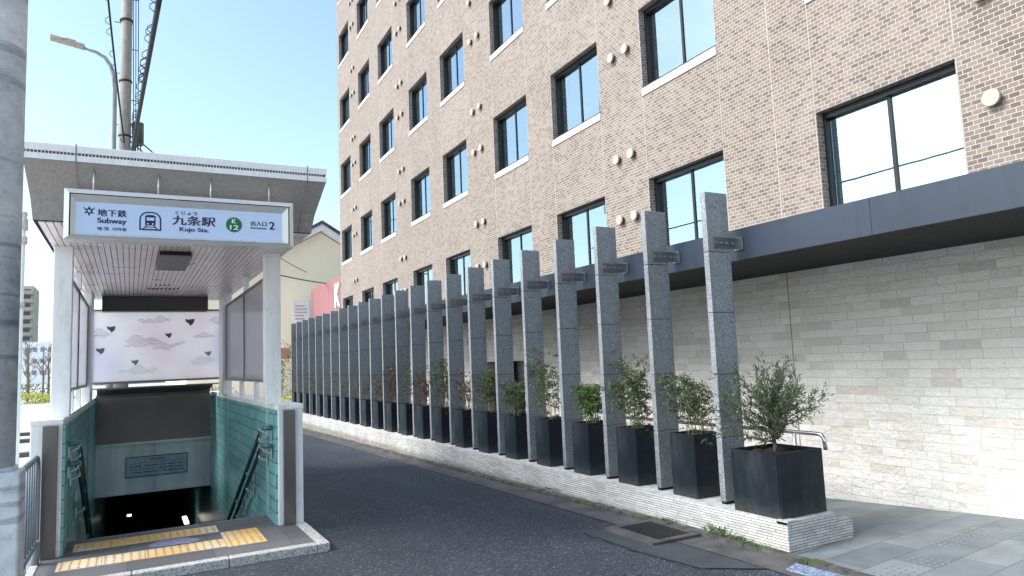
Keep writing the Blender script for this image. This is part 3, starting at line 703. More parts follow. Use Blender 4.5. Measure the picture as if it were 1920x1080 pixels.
# columns
for (x0, x1, y0, y1) in ((-.588, -.448, 7.12, 7.26), (1.145, 1.292, 7.12, 7.26), (-.56, -.46, 10.9, 11.6), (1.165, 1.29, 10.9, 11.35)):
    mb = MB(); mb.box(x0, x1, y0, y1, WZ, 2.70); mb.build('column', M['white'], sub, bevel=.006)
for x in (-.53, 1.20):      # short legs and intermediate mullions
    mb = MB()
    mb.box(x, x+.05, 8.9, 9.02, 2.5, 2.70); mb.build('mullion', M['white'], sub)
    for yy in (8.15, 9.3): mb = MB(); mb.box(x, x+.045, yy, yy+.09, WZ, 1.43); mb.build('mullion', M['white'], sub)
    mb = MB(); f = .03
    mb.box(x+.005, x+.035, 7.26, 10.9, 1.42, 1.45); mb.box(x+.005, x+.035, 7.26, 10.9, 2.47, 2.50); mb.box(x+.005, x+.035, 7.27, 7.30, 1.45, 2.47); mb.box(x+.005, x+.035, 10.86, 10.9, 1.45, 2.47); mb.box(x+.004, x+.036, 9.05, 9.09, 1.45, 2.47)
    fr = mb.build('side_screen', plain('grey_frame', (.16, .18, .21), .4, .3), sub)
    mb = MB(); mb.box(x+.014, x+.024, 7.3, 10.86, 1.45, 2.47); mb.build('pane', M['sideglass'], fr)
# roof canopy
CZ = 2.69; CB = 12.05
mb = MB()
X0, X1 = -.665, 1.425
prof = [(0, CZ), (.016, 2.835), (.06, 3.07)]          # (outward, z)
def ring(o_, z): return [(-.63-o_*.7, 6.0-o_*3.2, z), (1.343+o_*1.25, 6.0-o_*3.2, z), (1.343+o_*1.25, CB, z), (-.63-o_*.7, CB, z)]
r0 = ring(0, CZ); r1 = ring(.016, 2.835); r2 = ring(.065, 3.085)
for ra, rb in ((r0, r1), (r1, r2)):
    for i in range(4): mb.face([ra[i], ra[(i+1) % 4], rb[(i+1) % 4], rb[i]])
mb.box(r1[0][0]-.001, r1[1][0]+.001, r1[0][1]-.003, r1[0][1]+.01, 2.832, 2.838)
can = mb.build('roof', M['canopy'], sub)
mb = MB(); xa, ya, xb = r2[0][0]-.004, r2[0][1]-.006, r2[1][0]+.004
mb.box(xa, xb, ya, CB, 3.087, 3.130); mb.box(xa, xb, ya, CB, 3.150, 3.20); mb.box(xa+.008, xb-.008, ya+.008, CB-.01, 3.13, 3.15, 1)
k = xa+.02
while k < xb-.03: mb.box(k, k+.005, ya+.004, ya+.01, 3.130, 3.150, 0); k += .022
mb.build('rim', [M['canopyrim'], M['darkgrey']], can, bevel=0)
mb = MB()
mb.prism([(xa+.03, ya+.03, 3.20), (xb-.03, ya+.03, 3.20), (xb-.03, CB-.03, 3.20), (xa+.03, CB-.03, 3.20)], (0, 0, .012)); mb.build('top_sheet', M['canopyrim'], can)
mb = MB()
for x in (-.36, 1.27): mb.box(x-.004, x+.004, ya-.003, ya, 3.087, 3.215)
for (xt, xm) in ((-.36, -.33), (1.27, 1.235)):
    mb.tube([(xt, ya-.004, 3.085), (xt+(xm-xt)*.6, 5.94, 2.835), (xm, 5.99, 2.70)], .0025, 6)
mb.build('seam_strip', plain('seam_grey', (.26, .25, .24), .4, .4), can)
# ceiling slats
mb = MB(); x = -.60
secs = [(6.03, 7.08), (7.09, 8.89), (8.91, 10.62), (10.64, CB-.02)]
while x < 1.30:
    for a, b in secs: mb.box(x, x+.0425, a, b, CZ-.012, CZ-.002)
    x += .0485
mb.build('ceiling', M['ceil'], sub)
mb = MB(); mb.box(-.62, 1.335, 6.01, CB-.01, CZ-.001, CZ+.02); mb.build('ceiling_backing', M['void'], sub)
mb = MB(); mb.box(.22, .50, 7.13, 8.08, CZ-.075, CZ-.055); mb.box(.225, .495, 7.16, 8.05, CZ-.055, CZ-.01, 1)
mb.build('ceiling_unit', [M['boxgrey'], M['black']], sub, bevel=.003)
mb = MB()
for (x, y) in ((.31, 8.42), (.36, 8.42)): mb.disc((x, y, CZ-.012), .014, (0, 0, -1), .012, 10)
for k in range(8): mb.disc((.20+k*.05, 10.35, CZ-.012), .012, (0, 0, -1), .012, 8)
for k in range(4): mb.disc((.28+k*.05, 9.95, CZ-.012), .012, (0, 0, -1), .012, 8)
mb.build('ceiling_spotlight', M['black'], sub)
mb = MB(); mb.box(-.36, 1.02, 11.45, 11.8, 2.47, 2.675); mb.box(-.36, 1.02, 11.44, 11.45, 2.46, 2.49, 0); mb.build('shutter_box', M['darkgrey'], sub, bevel=.004)
# back screen with wave and plover etching
SY = 12.0
mb = MB(); mb.box(-.5, 1.26, SY-.02, SY+.02, 1.43, 1.46); mb.box(-.5, 1.26, SY-.015, SY+.015, 2.505, 2.53); mb.box(-.52, -.49, SY-.02, SY+.02, WZ, 2.69); mb.box(1.245, 1.275, SY-.02, SY+.02, WZ, 2.69)
mb.box(-.5, 1.26, SY-.02, SY+.02, 1.355, 1.375)
scr = mb.build('back_screen', M['boxgrey'], sub)
mb = MB(); mb.box(-.49, 1.245, SY-.006, SY+.006, 1.46, 2.505); mb.build('frosted_pane', M['frost'], scr)
def arc(mb, cx, cz, r, w_, m=0, a0=10, a1=170):
    n = 9
    for k in range(n):
        a = R(a0+(a1-a0)*k/n); b = R(a0+(a1-a0)*(k+1)/n)
        mb.face([(cx+r*math.cos(a), SY-.009, cz+r*math.sin(a)*.8), (cx+r*math.cos(b), SY-.009, cz+r*math.sin(b)*.8), (cx+(r-w_)*math.cos(b), SY-.009, cz+(r-w_)*math.sin(b)*.8), (cx+(r-w_)*math.cos(a), SY-.009, cz+(r-w_)*math.sin(a)*.8)], m)
def scale_(mb, cx, cz, m, r=.056):
    for q_ in (1, .5): arc(mb, cx, cz, r*q_, .0055, m, 30, 150)
mb = MB()
def cloud(cells, x, z, m, d=.105):
    for (i, j) in cells: scale_(mb, x+i*d*.5, z+j*.036, m)
cloud([(2,4),(1,3),(3,3),(6,3),(2,2),(4,2),(5,2.6),(7,2.2),(1,1),(3,1),(5,1),(6,1.8),(8,1.4),(0,2),(0,0),(2,0),(4,0),(6,.4),(7,.6),(9,.6),(8,-.4),(10,-.2),(9,-1.2),(11,-.8),(12,0),(13,.4),(7,-1.2),(10,-1.8),(14,1.0)], -.03, 1.955, 0)
cloud([(0,0),(1,-.8),(2,0),(3,-.8),(4,.3),(5,1.3),(6,.3),(5,-.6),(7,.2)], .14, 2.335, 0)
cloud([(0,0),(1,1),(2,0),(1,-.7),(-1,-.4),(3,-.4)], .96, 2.09, 0)
cloud([(0,1),(1,2),(2,1),(1,0),(2,-.8),(0,-.6),(3,0)], -.46, 2.13, 0)
cloud([(0,0),(1,1),(2,0),(1,-1),(2,-1.6)], 1.13, 2.33, 0)
cloud([(0,0),(2,0),(3,1),(4,2),(5,1),(6,0),(8,.6),(7,-.6),(4,0),(5,-1),(3,-1)], -.1, 1.58, 1)
cloud([(0,0),(1,1),(2,0),(3,1),(2,2),(4,0),(4,1.6),(5,.8),(1,-1),(3,-1)], .86, 1.68, 1)
def bird(x, z, s, m):
    P = [(-.5, .32), (-.36, .40), (-.22, .30), (.05, .36), (.45, .42), (.42, .12), (.30, -.16), (.0, -.38), (-.14, -.10), (-.36, .02), (-.44, .18)]
    mb.face([(x+a*s, SY-.010, z+b*s) for a, b in P], m)
bird(.811, 2.325, .14, 0); bird(.512, 2.125, .10, 0); bird(-.253, 2.232, .12, 0); bird(-.387, 1.912, .12, 0); bird(.063, 1.73, .105, 1); bird(1.07, 1.83, .10, 1)
mb.build('etched_pattern', [M['pattern'], M['patternlight']], scr, fix=False)
# header over the stairs
mb = MB(); mb.face([(XI0+.005, 13.0, .46), (XI1-.02, 13.0, .46), (XI1-.02, 13.12, 1.19), (XI0+.005, 13.12, 1.19)]); mb.face([(XI0+.005, 13.1, 1.19), (XI1-.02, 13.1, 1.19), (XI1-.02, 13.1, 1.245), (XI0+.005, 13.1, 1.245)])
hd = mb.build('header_panel', M['headergrey'], sub)
mb = MB(); mb.box(XI0+.01, XI1-.02, 12.93, 13.02, .44, .475); mb.box(XI0+.01, .365, 12.985, 13.02, -.29, .44); mb.box(.369, XI1-.02, 12.985, 13.02, -.29, .44); mb.box(XI0+.01, XI1-.02, 12.93, 13.02, -.325, -.29)
hs = mb.build('steel_header', M['steelh'], sub, bevel=.002)
mb = MB(); mb.box(-.045, .850, 12.962, 12.984, -.072, .245, 1); mb.box(-.033, .838, 12.955, 12.963, -.06, .233, 0)
nb = mb.build('notice_board', [M['notice'], M['noticegrey']], hs)
mb = MB(); rr = random.Random(5)
def dash(x0, x1, z, h): mb.box(x0, x1, 12.951, 12.954, z, z+h)
for k in range(8): dash(.30+k*.028, .321+k*.028, .185, .020)
for r_ in range(4):
    z = .135-.048*r_
    x = .03
    while x < .80:
        w_ = rr.choice([.012, .018, .03])
        if abs(x-.18) > .02 and abs(x-.40) > .015: dash(x, x+w_, z, .016 if r_ else .007)
        x += w_+rr.choice([.006, .012, .03])
for z in (.155, .095, .045, -.005): dash(.16, .82, z, .0025)
for x in (.165, .395, .60): mb.box(x, x+.0025, 12.951, 12.954, -.04, .16)
mb.build('notice_print', M['noticegrey'], nb)
mb = MB(); mb.prism([(XI0+.05, 12.15, 1.345), (XI1-.06, 12.15, 1.345), (XI1-.02, 13.1, 1.245), (XI0+.02, 13.1, 1.245)], (0, 0, .02)); mb.build('header_lid', M['darkgrey'], sub)
# stair well and stairs
mb = MB()
mb.box(XI0-.02, XI1+.02, 19.4, 19.5, -4, -.3); mb.box(XI0-.3, XI1+.3, 13.03, 19.5, -.36, -.30); mb.box(XI0-.02, XI1+.02, 13.9, 19.5, -3.6, -3.5)
mb.box(XI0-.1, XI1+.1, 13.16, 13.42, -.33, 1.2)  # block added behind the header to keep daylight from leaking in
mb.build('passage', M['room'], sub)
mb = MB(); n = 22; y = 7.46; z = .12
for k in range(n):
    mb.box(XI0+.02, XI1-.02, y, y+.32, z-.165*(k+1)-.4, z-.165*(k+1)); mb.box(XI0+.02, XI1-.02, y-.004+.0, y+.04, z-.165*(k+1)-.005, z-.165*(k+1)+.003, 1); y += .298
mb.build('stairs', [plain('stair_stone', (.16, .16, .16), .7), plain('stair_nosing', (.30, .27, .2), .7)], sub)
for (x, yy, z, L) in ((.95, 15.2, -1.30, .7), (-.02, 17.0, -1.33, .08)):
    m = NT('tube_light'); m.b.inputs['Emission Color'].default_value = (1, .95, .8, 1); m.b.inputs['Emission Strength'].default_value = 1.0
    mb = MB(); mb.box(x, x+.08, yy, yy+L, z-.03, z); mb.build('tube_light', m.mat, sub)
# handrails (two each side)
def rail(xw, s_, z0, y0=7.08):
    xr = xw - s_*.085; sl = .50
    hr = MB(); pts = [(xw-s_*.012, y0-.08, z0), (xr+s_*.03, y0-.075, z0), (xr, y0-.04, z0), (xr, y0+.06, z0-.005)]
    hr.tube(pts, .021, 10, 1)
    p0_ = (xr, y0+.06, z0-.005); hr.tube([p0_, (xr, y0+.14, z0-.04), (xr, y0+.32, z0-.13)], .0215, 10, 2)
    hr.tube([(xr, y0+.32, z0-.13), (xr, y0+6.0, z0-.13-5.68*sl)], .020, 10, 0)
    h_ = hr.build('handrail', [M['rubber'], M['railteal'], M['chrome']], sub)
    first = None
    for yy in (.0, .25, 1.1, 1.95, 2.8, 3.7):
        zz = z0-(0 if yy < .1 else .04+(yy-.14)*sl)
        if first is None:
            b = MB(); b.tube([(0, 0, 0), (0, 0, -.045), (s_*.05, 0, -.07), (s_*.07, 0, -.07)], .0085, 6); b.box(min(s_*.06, s_*.075), max(s_*.06, s_*.075), -.025, .025, -.12, -.02)
            first = b.build('rail_bracket', M['bracket'], h_); o = first
        else: o = first.copy(); C.objects.link(o); o.parent = h_
        o.location = (xr, y0+yy, zz)
for zz in (1.0, .835): rail(XI1-.02, 1, zz); rail(XI0+.02, -1, zz)
# raised entrance platform
mb = MB(); mb.box(-.60, 1.36, 6.07, 7.46, -.1, .12); mb.box(-.60, 1.36, 7.40, 7.462, .12, .124, 1)
pf = mb.build('platform', [M['platform'], plain('edge_stone', (.17, .175, .19), .7)]); tag(pf, kind='structure')
mb = MB(); xk = -.60
for L in (.63, .66, .67): mb.box(xk+.002, xk+L-.002, 5.97, 6.068, -.1, .121); xk += L
mb.box(1.362, 1.46, 5.97, 6.90, -.1, .121); mb.box(-.66, -.602, 5.4, 6.86, -.05, .124)
tag(mb.build('kerb', M['kerbstone'], bevel=.008), kind='structure')
def tact(x0, x1, y0, y1, label, nb=0):
    t = MB(); n = max(1, round((x1-x0)/.30)); w_ = (x1-x0)/n
    for k in range(n): t.box(x0+k*w_+.002, x0+(k+1)*w_-.002, y0, y1, .119, .1255)
    o = t; d = t 
    i = x0+.03
    while i < x1-.02:
        j = y0+.03
        while j < y1-.02: d.tube([(i, j, .1254), (i, j, .1305)], [.013, .009], 8, 1); j += .058
        i += .0585
    tag(t.build('tactile_paving', [M['tactile'], M['tactdot']]), label, 'tactile paving', 'yellow tactile strips at the stairs')
tact(-.475, .72, 6.37, 6.665, 'faded yellow studded strip nearest the road kerb')
tact(-.40, .72, 6.995, 7.275, 'faded yellow studded strip at the top of the stairs')
tact(.722, 1.03, 6.335, 6.93, 'bright yellow studded square block at the right of the two strips')
mb = MB(); mb.face([(.18, 6.72, .1245), (.50, 6.70, .1245), (.56, 6.80, .1245), (.45, 6.94, .1245), (.22, 6.95, .1245), (.15, 6.83, .1245)]); 
tag(mb.build('paint_mark', plain('faded_lilac_paint', (.26, .27, .45), .7, var=.35, scale=16)), 'faded lilac painted mark on the paving between the yellow strips', 'painted mark')

# ------------------------------------------------------------------ station sign
sg = empty('station_sign', (.355, 5.78, 2.69), 'steel framed blue-white subway station sign hanging under the canopy edge', 'sign'); sg.location = (0, 0, 0)
FY = 5.715
mb = MB()
def frame_ring(o, i, yo, yi, m=0):     # (x0,x1,z0,z1) outer/inner rects
    a = [(o[0], yo, o[2]), (o[1], yo, o[2]), (o[1], yo, o[3]), (o[0], yo, o[3])]; b = [(i[0], yi, i[2]), (i[1], yi, i[2]), (i[1], yi, i[3]), (i[0], yi, i[3])]
    for k in range(4): mb.face([a[k], a[(k+1) % 4], b[(k+1) % 4], b[k]], m)
O = (-.42, 1.135, 2.508, 2.868); A = (-.388, 1.103, 2.532, 2.835); B_ = (-.380, 1.095, 2.536, 2.829); Fc = (-.350, 1.052, 2.553, 2.781)
frame_ring(O, O, 5.84, 5.70); frame_ring(O, A, 5.70, 5.685); frame_ring(A, B_, 5.685, 5.70, 1); frame_ring(B_, Fc, 5.69, FY)
mb.face([(O[0], 5.84, O[2]), (O[1], 5.84, O[2]), (O[1], 5.84, O[3]), (O[0], 5.84, O[3])])
fr = mb.build('frame', [M['signframe'], M['black']], sg, fix=False)
mb = MB(); mb.face([(Fc[0], FY, Fc[2]), (Fc[1], FY, Fc[2]), (Fc[1], FY, Fc[3]), (Fc[0], FY, Fc[3])]); face = mb.build('sign_face', M['signblue'], sg, fix=False)
for x in (-.249, .171, .535, .97):
    mb = MB(); mb.tube([(x, 5.82, 2.86), (x, 5.82, 3.06)], .007, 8); mb.tube([(x, 5.82, 2.866), (x, 5.82, 2.88)], .016, 8); mb.build('hanging_rod', M['chrome'], sg)
def text(body, cx, cz, wd, ht, mat, parent, name='lettering', y=None, bold=0.0, axis='x', ytop=None, depth=.0012):
    cu = bpy.data.curves.new('t', 'FONT'); cu.body = body; cu.size = 1; cu.offset = bold; cu.extrude = .001
    ob = bpy.data.objects.new('t', cu); C.objects.link(ob); bpy.context.view_layer.update()
    me = bpy.data.meshes.new_from_object(ob.evaluated_get(bpy.context.evaluated_depsgraph_get()))
    bpy.data.objects.remove(ob); bpy.data.curves.remove(cu)
    xs = [v.co.x for v in me.vertices]; ysx = [v.co.y for v in me.vertices]
    if not xs: return None
    x0, x1, y0, y1 = min(xs), max(xs), min(ysx), max(ysx); sx = wd/(x1-x0); sz = ht/(y1-y0)
    for v in me.vertices:
        a = (v.co.x-(x0+x1)/2)*sx; b = (v.co.y-(y0+y1)/2)*sz; d = v.co.z
        if axis == 'x': v.co = (cx+a, y-.001+(-d)*depth/.001, cz+b)
        else: v.co = (y-.001-d*depth/.001, cx-a, cz+b)
    if axis == 'x':                                            # a second, slightly shifted copy gives the bold strokes of sign lettering
        vs = [tuple(v.co) for v in me.vertices]; fs = [tuple(p.vertices) for p in me.polygons]; n_ = len(vs); k_ = min(.0038, ht*.07)
        vs += [(a+k_, b-.0004, c) for a, b, c in vs]; fs += [tuple(i+n_ for i in f) for f in fs]
        me = bpy.data.meshes.new(name); me.from_pydata(vs, [], fs)
    me.materials.clear(); me.materials.append(mat); me.name = name
    o = bpy.data.objects.new(name, me); C.objects.link(o); o.parent = parent
    return o
NV = M['navy']
text('地下鉄', -.128, 2.710, .183, .052, NV, face, y=FY, bold=.005)
text('Subway', -.128, 2.648, .181, .049, NV, face, y=FY, bold=.009)
text('地 铁  지하철', -.129, 2.595, .182, .024, NV, face, y=FY, bold=.006)
text('くじょう', .356, 2.740, .150, .027, NV, face, y=FY, bold=.009)
text('九条駅', .409, 2.684, .298, .073, NV, face, y=FY, bold=.009)
text('Kujo Sta.', .412, 2.613, .200, .041, NV, face, y=FY, bold=.009)
text('出入口', .873, 2.690, .118, .036, NV, face, y=FY, bold=.007)
text('Entrance', .872, 2.655, .116, .018, NV, face, y=FY, bold=.007)
text('2', .972, 2.679, .040, .062, NV, face, y=FY, bold=.009)
mb = MB(); mb.disc((.6925, FY-.0005, 2.671), .0585, (0, -1, 0), .0012, 40); mb.build('green_roundel', M['green'], face)
text('K', .691, 2.698, .030, .034, M['lettwhite'], face, y=FY-.0022, bold=.006)
text('12', .6925, 2.650, .060, .036, M['lettwhite'], face, y=FY-.0022, bold=.006)
mb = MB(); ex, ez = -.2685, 2.717; y_ = FY-.0015            # six-armed emblem
def epoly(pts): mb.face([(ex+a, y_, ez+b) for a, b in pts])
def ebar(a, b, w_):
    a = Vector((a[0], 0, a[1])); b = Vector((b[0], 0, b[1])); d = (b-a).normalized(); n = Vector((-d.z, 0, d.x))*w_/2
    epoly([((a-n).x, (a-n).z), ((b-n).x, (b-n).z), ((b+n).x, (b+n).z), ((a+n).x, (a+n).z)])
for k in range(6):
    a = R(90+60*k); ln = .036 if k % 3 == 0 else .034; p = Vector((math.cos(a), math.sin(a)))*ln; q_ = Vector((-math.sin(a), math.cos(a)))
    c_ = Vector((math.cos(a), math.sin(a)))*.013
    epoly([(p.x-q_.x*.0015, p.y-q_.y*.0015), (c_.x-q_.x*.0085, c_.y-q_.y*.0085), (c_.x*.62, c_.y*.62), (c_.x+q_.x*.0085, c_.y+q_.y*.0085), (p.x+q_.x*.0015, p.y+q_.y*.0015)])
ebar((-.034, .026), (-.020, .010), .006); ebar((.034, .026), (.020, .010), .006); ebar((-.010, .018), (.010, .018), .005)
mb.build('emblem', NV, face, fix=False)
mb = MB(); ex, ez = .1177, 2.664; y_ = FY-.0015             # train pictogram in an arch
def arch(x, zb_, zt, r, n=8):
    P = [(-x, zb_)] ; P += [(-x+r-r*math.cos(R(90*k/n)), zt-r+r*math.sin(R(90*k/n))) for k in range(n+1)]
    P += [(x-r+r*math.sin(R(90*k/n)), zt-r+r*math.cos(R(90*k/n))) for k in range(n+1)]; P += [(x, zb_)]; return P
Ao = arch(.072, -.067, .072, .06); Ai = arch(.062, -.056, .062, .050)
for k in range(len(Ao)):
    j = (k+1) % len(Ao); epoly([Ao[k], Ao[j], Ai[j], Ai[k]])
def rrect(x0, x1, z0, z1): epoly([(x0, z0), (x1, z0), (x1, z1), (x0, z1)])
rrect(-.034, -.025, -.028, .042); rrect(.025, .034, -.028, .042); rrect(-.025, .025, .030, .048); rrect(-.025, .025, -.030, .006)
ebar((-.022, -.030), (-.046, -.056), .007); ebar((.022, -.030), (.046, -.056), .007); rrect(-.035, .035, -.046, -.040)
mb.build('train_pictogram', NV, face, fix=False)
mb = MB(); 
for sx in (-.016, .016): mb.disc((ex+sx, y_-.0004, ez-.018), .0055, (0, -1, 0), .001, 12)
rrect(-.010, .010, .037, .041)
mb.build('train_lights', M['lettwhite'], face)

# ------------------------------------------------------------------ left: steel pole, guard fence
t = empty('steel_pole', (-.688, 4.6, 0), 'thick galvanised steel pole with square base sleeve at the left edge', 'pole')
mb = MB(); mb.tube([(0, 0, 1.0), (0, 0, 4), (-.03, 0, 9)], [.160, .155, .135], 40); mb.build('shaft', M['galv'], t)
mb = MB(); mb.box(-.16, .20, -.14, .09, 0, 1.08); mb.build('base_sleeve', M['galv'], t, bevel=.012)
mb = MB(); mb.tube([(0, 0, 1.075), (0, 0, 1.10)], .172, 40); mb.build('collar', M['galv'], t)
t = empty('guard_fence', (-.632, 6.1, 0), 'low grey steel guard fence with round-cornered top beside the stair wall', 'fence')
mb = MB(); pts = [(0, -1.35, .28), (0, -1.35, .94), (0, .55, .94)] + [(0, .55+.13*math.sin(R(a)), .81+.13*math.cos(R(a))) for a in (20, 40, 60, 80, 90)] + [(0, .68, .28), (0, -1.35, .28)]
mb.tube(pts, .022, 10); mb.build('rail', M['fence'], t)
bar = None
for k in range(13):
    yy = .58-k*.14
    if bar is None: mb = MB(); mb.tube([(0, 0, .28), (0, 0, .93)], .0085, 8); bar = mb.build('bar', M['fence'], t); o = bar
    else: o = bar.copy(); C.objects.link(o); o.parent = t
    o.location = (0, yy, 0)
for yy in (.62, -1.2):
    mb = MB(); mb.tube([(0, yy, -.02), (0, yy, .3)], .032, 10); mb.build('post', M['fence'], t)

# ------------------------------------------------------------------ poles and wires
t = empty('street_lamp', (-.44, 20, -.18), 'tall grey street lamp with curved arm above the canopy', 'street lamp')
mb = MB(); z0 = 9.2
pts = [(0, 0, 0), (0, 0, 5), (0, 0, 9.0), (-.02, 0, 9.35), (-.09, 0, 9.62), (-.22, 0, 9.82), (-.42, 0, 9.93), (-.70, 0, 9.99)]
mb.tube(pts, [.085, .07, .06, .055, .05, .045, .04, .035], 12); mb.build('pole', M['lampgrey'], t)
mb = MB(); mb.prism([(-.66, -.13, 9.97), (-1.40, -.13, 10.10), (-1.42, .13, 10.10), (-.66, .13, 9.97)], (0, 0, .085)); mb.prism([(-.85, -.07, 10.08), (-1.1, -.07, 10.12), (-1.1, .07, 10.12), (-.85, .07, 10.08)], (0, 0, .06)); mb.build('lamp_head', M['rust'], t, bevel=.02)
t = empty('utility_pole', (-.215, 22, -.2), 'tall concrete utility pole behind the subway canopy', 'utility pole')
mb = MB(); mb.tube([(0, 0, 0), (0.0, 0, 9), (.03, 0, 16)], [.19, .155, .12], 14); mb.build('pole', M['wood'], t)
for k in range(10): mb = MB(); z = 8+k*.75; mb.tube([(-.16-.14*(k % 2), 0, z), (.16+.14*((k+1) % 2), 0, z)], .012, 6); mb.build('climbing_peg', M['wire'], t)
for z in (8.4, 10.0, 11.8): mb = MB(); mb.tube([(0, 0, z), (0, 0, z+.06)], .17, 12); mb.build('steel_band', M['wire'], t)
mb = MB(); mb.tube([(.33, 0, 8.25), (.33, 0, 8.85)], .15, 12); mb.tube([(.1, 0, 8.8), (.33, 0, 8.8)], .03, 6); mb.tube([(.33, 0, 8.22), (.33, 0, 8.27)], .155, 12)
for k in range(3): mb.tube([(.26+k*.07, 0, 8.0), (.26+k*.07, 0, 8.22)], .018, 6)
mb.build('transformer', M['darkgrey'], t)
mb = MB()
for k in range(3): mb = MB(); mb.tube([(.24+k*.05, .1, 7.2), (.20+k*.06, .05, 10), (.16+k*.07, .05, 13), (.2+k*.07, 0, 16)], .012, 5); mb.build('riser_cable', M['wire'], t)
def wire(name, pts, r, label, loops=0, seed=0, sag=0):
    rr = random.Random(seed); mb = MB(); a, b = Vector(pts[0]), Vector(pts[-1]); P = []
    for k in range(25): u = k/24; p = a.lerp(b, u); p.z -= sag*4*u*(1-u); P.append(p)
    mb.tube(P, r, 6)
    for k in range(loops):
        u = rr.random(); p = a.lerp(b, u); p.z -= sag*4*u*(1-u); s_ = rr.uniform(.03, .06)+r*.6
        mb.tube([p+Vector((-r, 0, -s_*1.2)), p+Vector((-r-s_, 0, -s_*.5)), p+Vector((-r-s_, 0, s_*.5)), p+Vector((-r*.5, 0, s_*1.6))], .008, 4)
    tag(mb.build(name, M['wire']), label, 'cable')
wire('cable_bundle', [(-.05, 21.8, 7.55), (.34, 12.0, 7.52), ], .045, 'thick black cable bundle rising from the utility pole towards the viewer', 26, 3)
wire('overhead_wire', [(-.22, 21.8, 8.0), (-.55, 16.2, 9.9)], .022, 'thin looped black wire left of the utility pole', 9, 5, .12)
wire('overhead_wire', [(-.1, 21.9, 8.1), (9.5, 43.8, 7.4)], .02, 'thin black wire crossing in front of the cream hall', 0, 5, .35)
wire('overhead_wire', [(.2, 22, 8.1), (9.0, 52, 12.2)], .02, 'thin dark wire sagging from the pole towards the hotel corner', 5, 8, .7)
wire('overhead_wire', [(4.6, 30, 5.6), (11.6, 43, 6.55)], .03, 'sloping black wire low in front of the cream gable', 0, 9, .1)
wire('overhead_wire', [(-5.6, -22, 7.9), (-6.2, 33, 7.6)], .03, 'black overhead wire along the far side of the street, mirrored in the hotel windows', 0, 9, .5)
t = empty('signal_post', (-1.72, 15, -.1), 'slim white street post with cap seen left of the canopy', 'post')
mb = MB(); mb.tube([(0, 0, 0), (0, 0, 4.45)], .05, 12); mb.build('pole', M['whitecap'], t)
mb = MB(); mb.tube([(0, 0, 4.30), (0, 0, 4.5), (0, 0, 4.5), (0, 0, 4.62)], [.085, .085, .06, .075], 12); mb.build('cap', M['sill'], t)
for za, zb2, rr_ in ((4.05, 4.18, .08), (2.9, 3.0, .065)): mb = MB(); mb.tube([(0, 0, za), (0, 0, zb2)], rr_, 12); mb.build('collar', M['sill'], t)

# ------------------------------------------------------------------ background buildings
t = empty('cream_hall', (10.4, 44, -.2), 'cream gabled hall with dark tiled roof beyond the hotel', 'building')
cream = plain('cream_render', (.90, .84, .64), .85, var=.08, scale=.35)
mb = MB(); Hw = 7.6; sl = .60; zA = 10.2
mb.prism([(-Hw, 0, 0), (Hw, 0, 0), (Hw, 0, zA-Hw*sl), (0, 0, zA), (-Hw, 0, zA-Hw*sl)], (0, 26, 0)); mb.build('wall', cream, t)
mb = MB()
for s_ in (-1, 1):
    mb.prism([(0, -.55, zA+.04), (s_*(Hw+.5), -.55, zA-(Hw+.5)*sl+.04), (s_*(Hw+.5), -.55, zA-(Hw+.5)*sl+.42), (0, -.55, zA+.42)], (0, .5, 0))
mb.build('eaves_board', M['whitecap'], t)
rf = MB()
for s_ in (-1, 1): rf.prism([(0, -.65, zA+.43), (s_*(Hw+.6), -.65, zA-(Hw+.6)*sl+.43), (s_*(Hw+.6), -.65, zA-(Hw+.6)*sl+.62), (0, -.65, zA+.64)], (0, 27, 0))
rf.build('roof', tiles('roof_tile', .3, .25, .03, [(0, (.06, .07, .085)), (1, (.12, .13, .15))], (.02, .02, .025), mode='floor', rough=.5)[0], t)
mb = MB(); mb.box(-Hw-.01, -1.2, -.03, .02, 2.35, 2.98); mb.build('red_band', plain('red_band', (.50, .16, .15), .7), t)
mb = MB(); mb.box(-1.75, -.72, -.05, 0, 4.55, 5.85); pn = mb.build('wall_sign', M['whitecap'], t)
mb = MB(); rr = random.Random(2)
for k in range(5): mb.box(-1.6, -.85-rr.random()*.2, -.06, -.051, 4.7+k*.2, 4.74+k*.2+.04)
mb.build('sign_print', plain('pale_red_print', (.55, .42, .38), .7), pn)
t = empty('red_sign_box', (9.5, 30, 0), 'rose red panelled sign box with a white letter beside the cream hall', 'sign')
mb = MB(); red = plain('rose_red_panel', (.30, .135, .15), .6, var=.08)
for k in range(6): mb.box(0, .3, .0+k*2.1, 2.08+k*2.1, 2.6, 6.2)
mb.box(.02, 2.0, .01, 12.55, 0, 6.18, 0); mb.build('panel', red, t)
text('K', 6.25, 5.25, 1.05, 1.25, M['lettwhite'], t, name='letter', y=-.02, bold=.03, axis='y', depth=.08)
bw = plain('beige_tower', (.56, .48, .36), .85, var=.08, scale=.1); win = plain('tower_window', (.10, .12, .16), .3)
t = empty('apartment_tower', (-40, 300, 0), 'tall beige apartment tower with stacked balconies far left', 'building')
mb = MB(); mb.box(-10, 9.4, 0, 18, 0, 34.5); mb.build('wall', bw, t)
mb = MB(); mb.box(-9, 8.6, -.02, .02, 1, 33.4); wn_ = mb.build('recess', win, t)
for k in range(11):
    mb = MB(); z = 2+k*2.95
    mb.box(-10, 9.6, -.6, 0, z-.3, z-.02); mb.build('floor_band', bw, t)
    for j in range(5): mb = MB(); mb.box(-9.6+j*3.9, -6.2+j*3.9, -1.6, 0, z, z+1.25); mb.build('balcony', bw, t)
t = empty('office_building', (-28, 250, 0), 'low white office block with windows far left behind the bare trees', 'building')
mb = MB(); mb.box(0, 12, 0, 10, 0, 12.4); mb.build('wall', M['whitecap'], t)
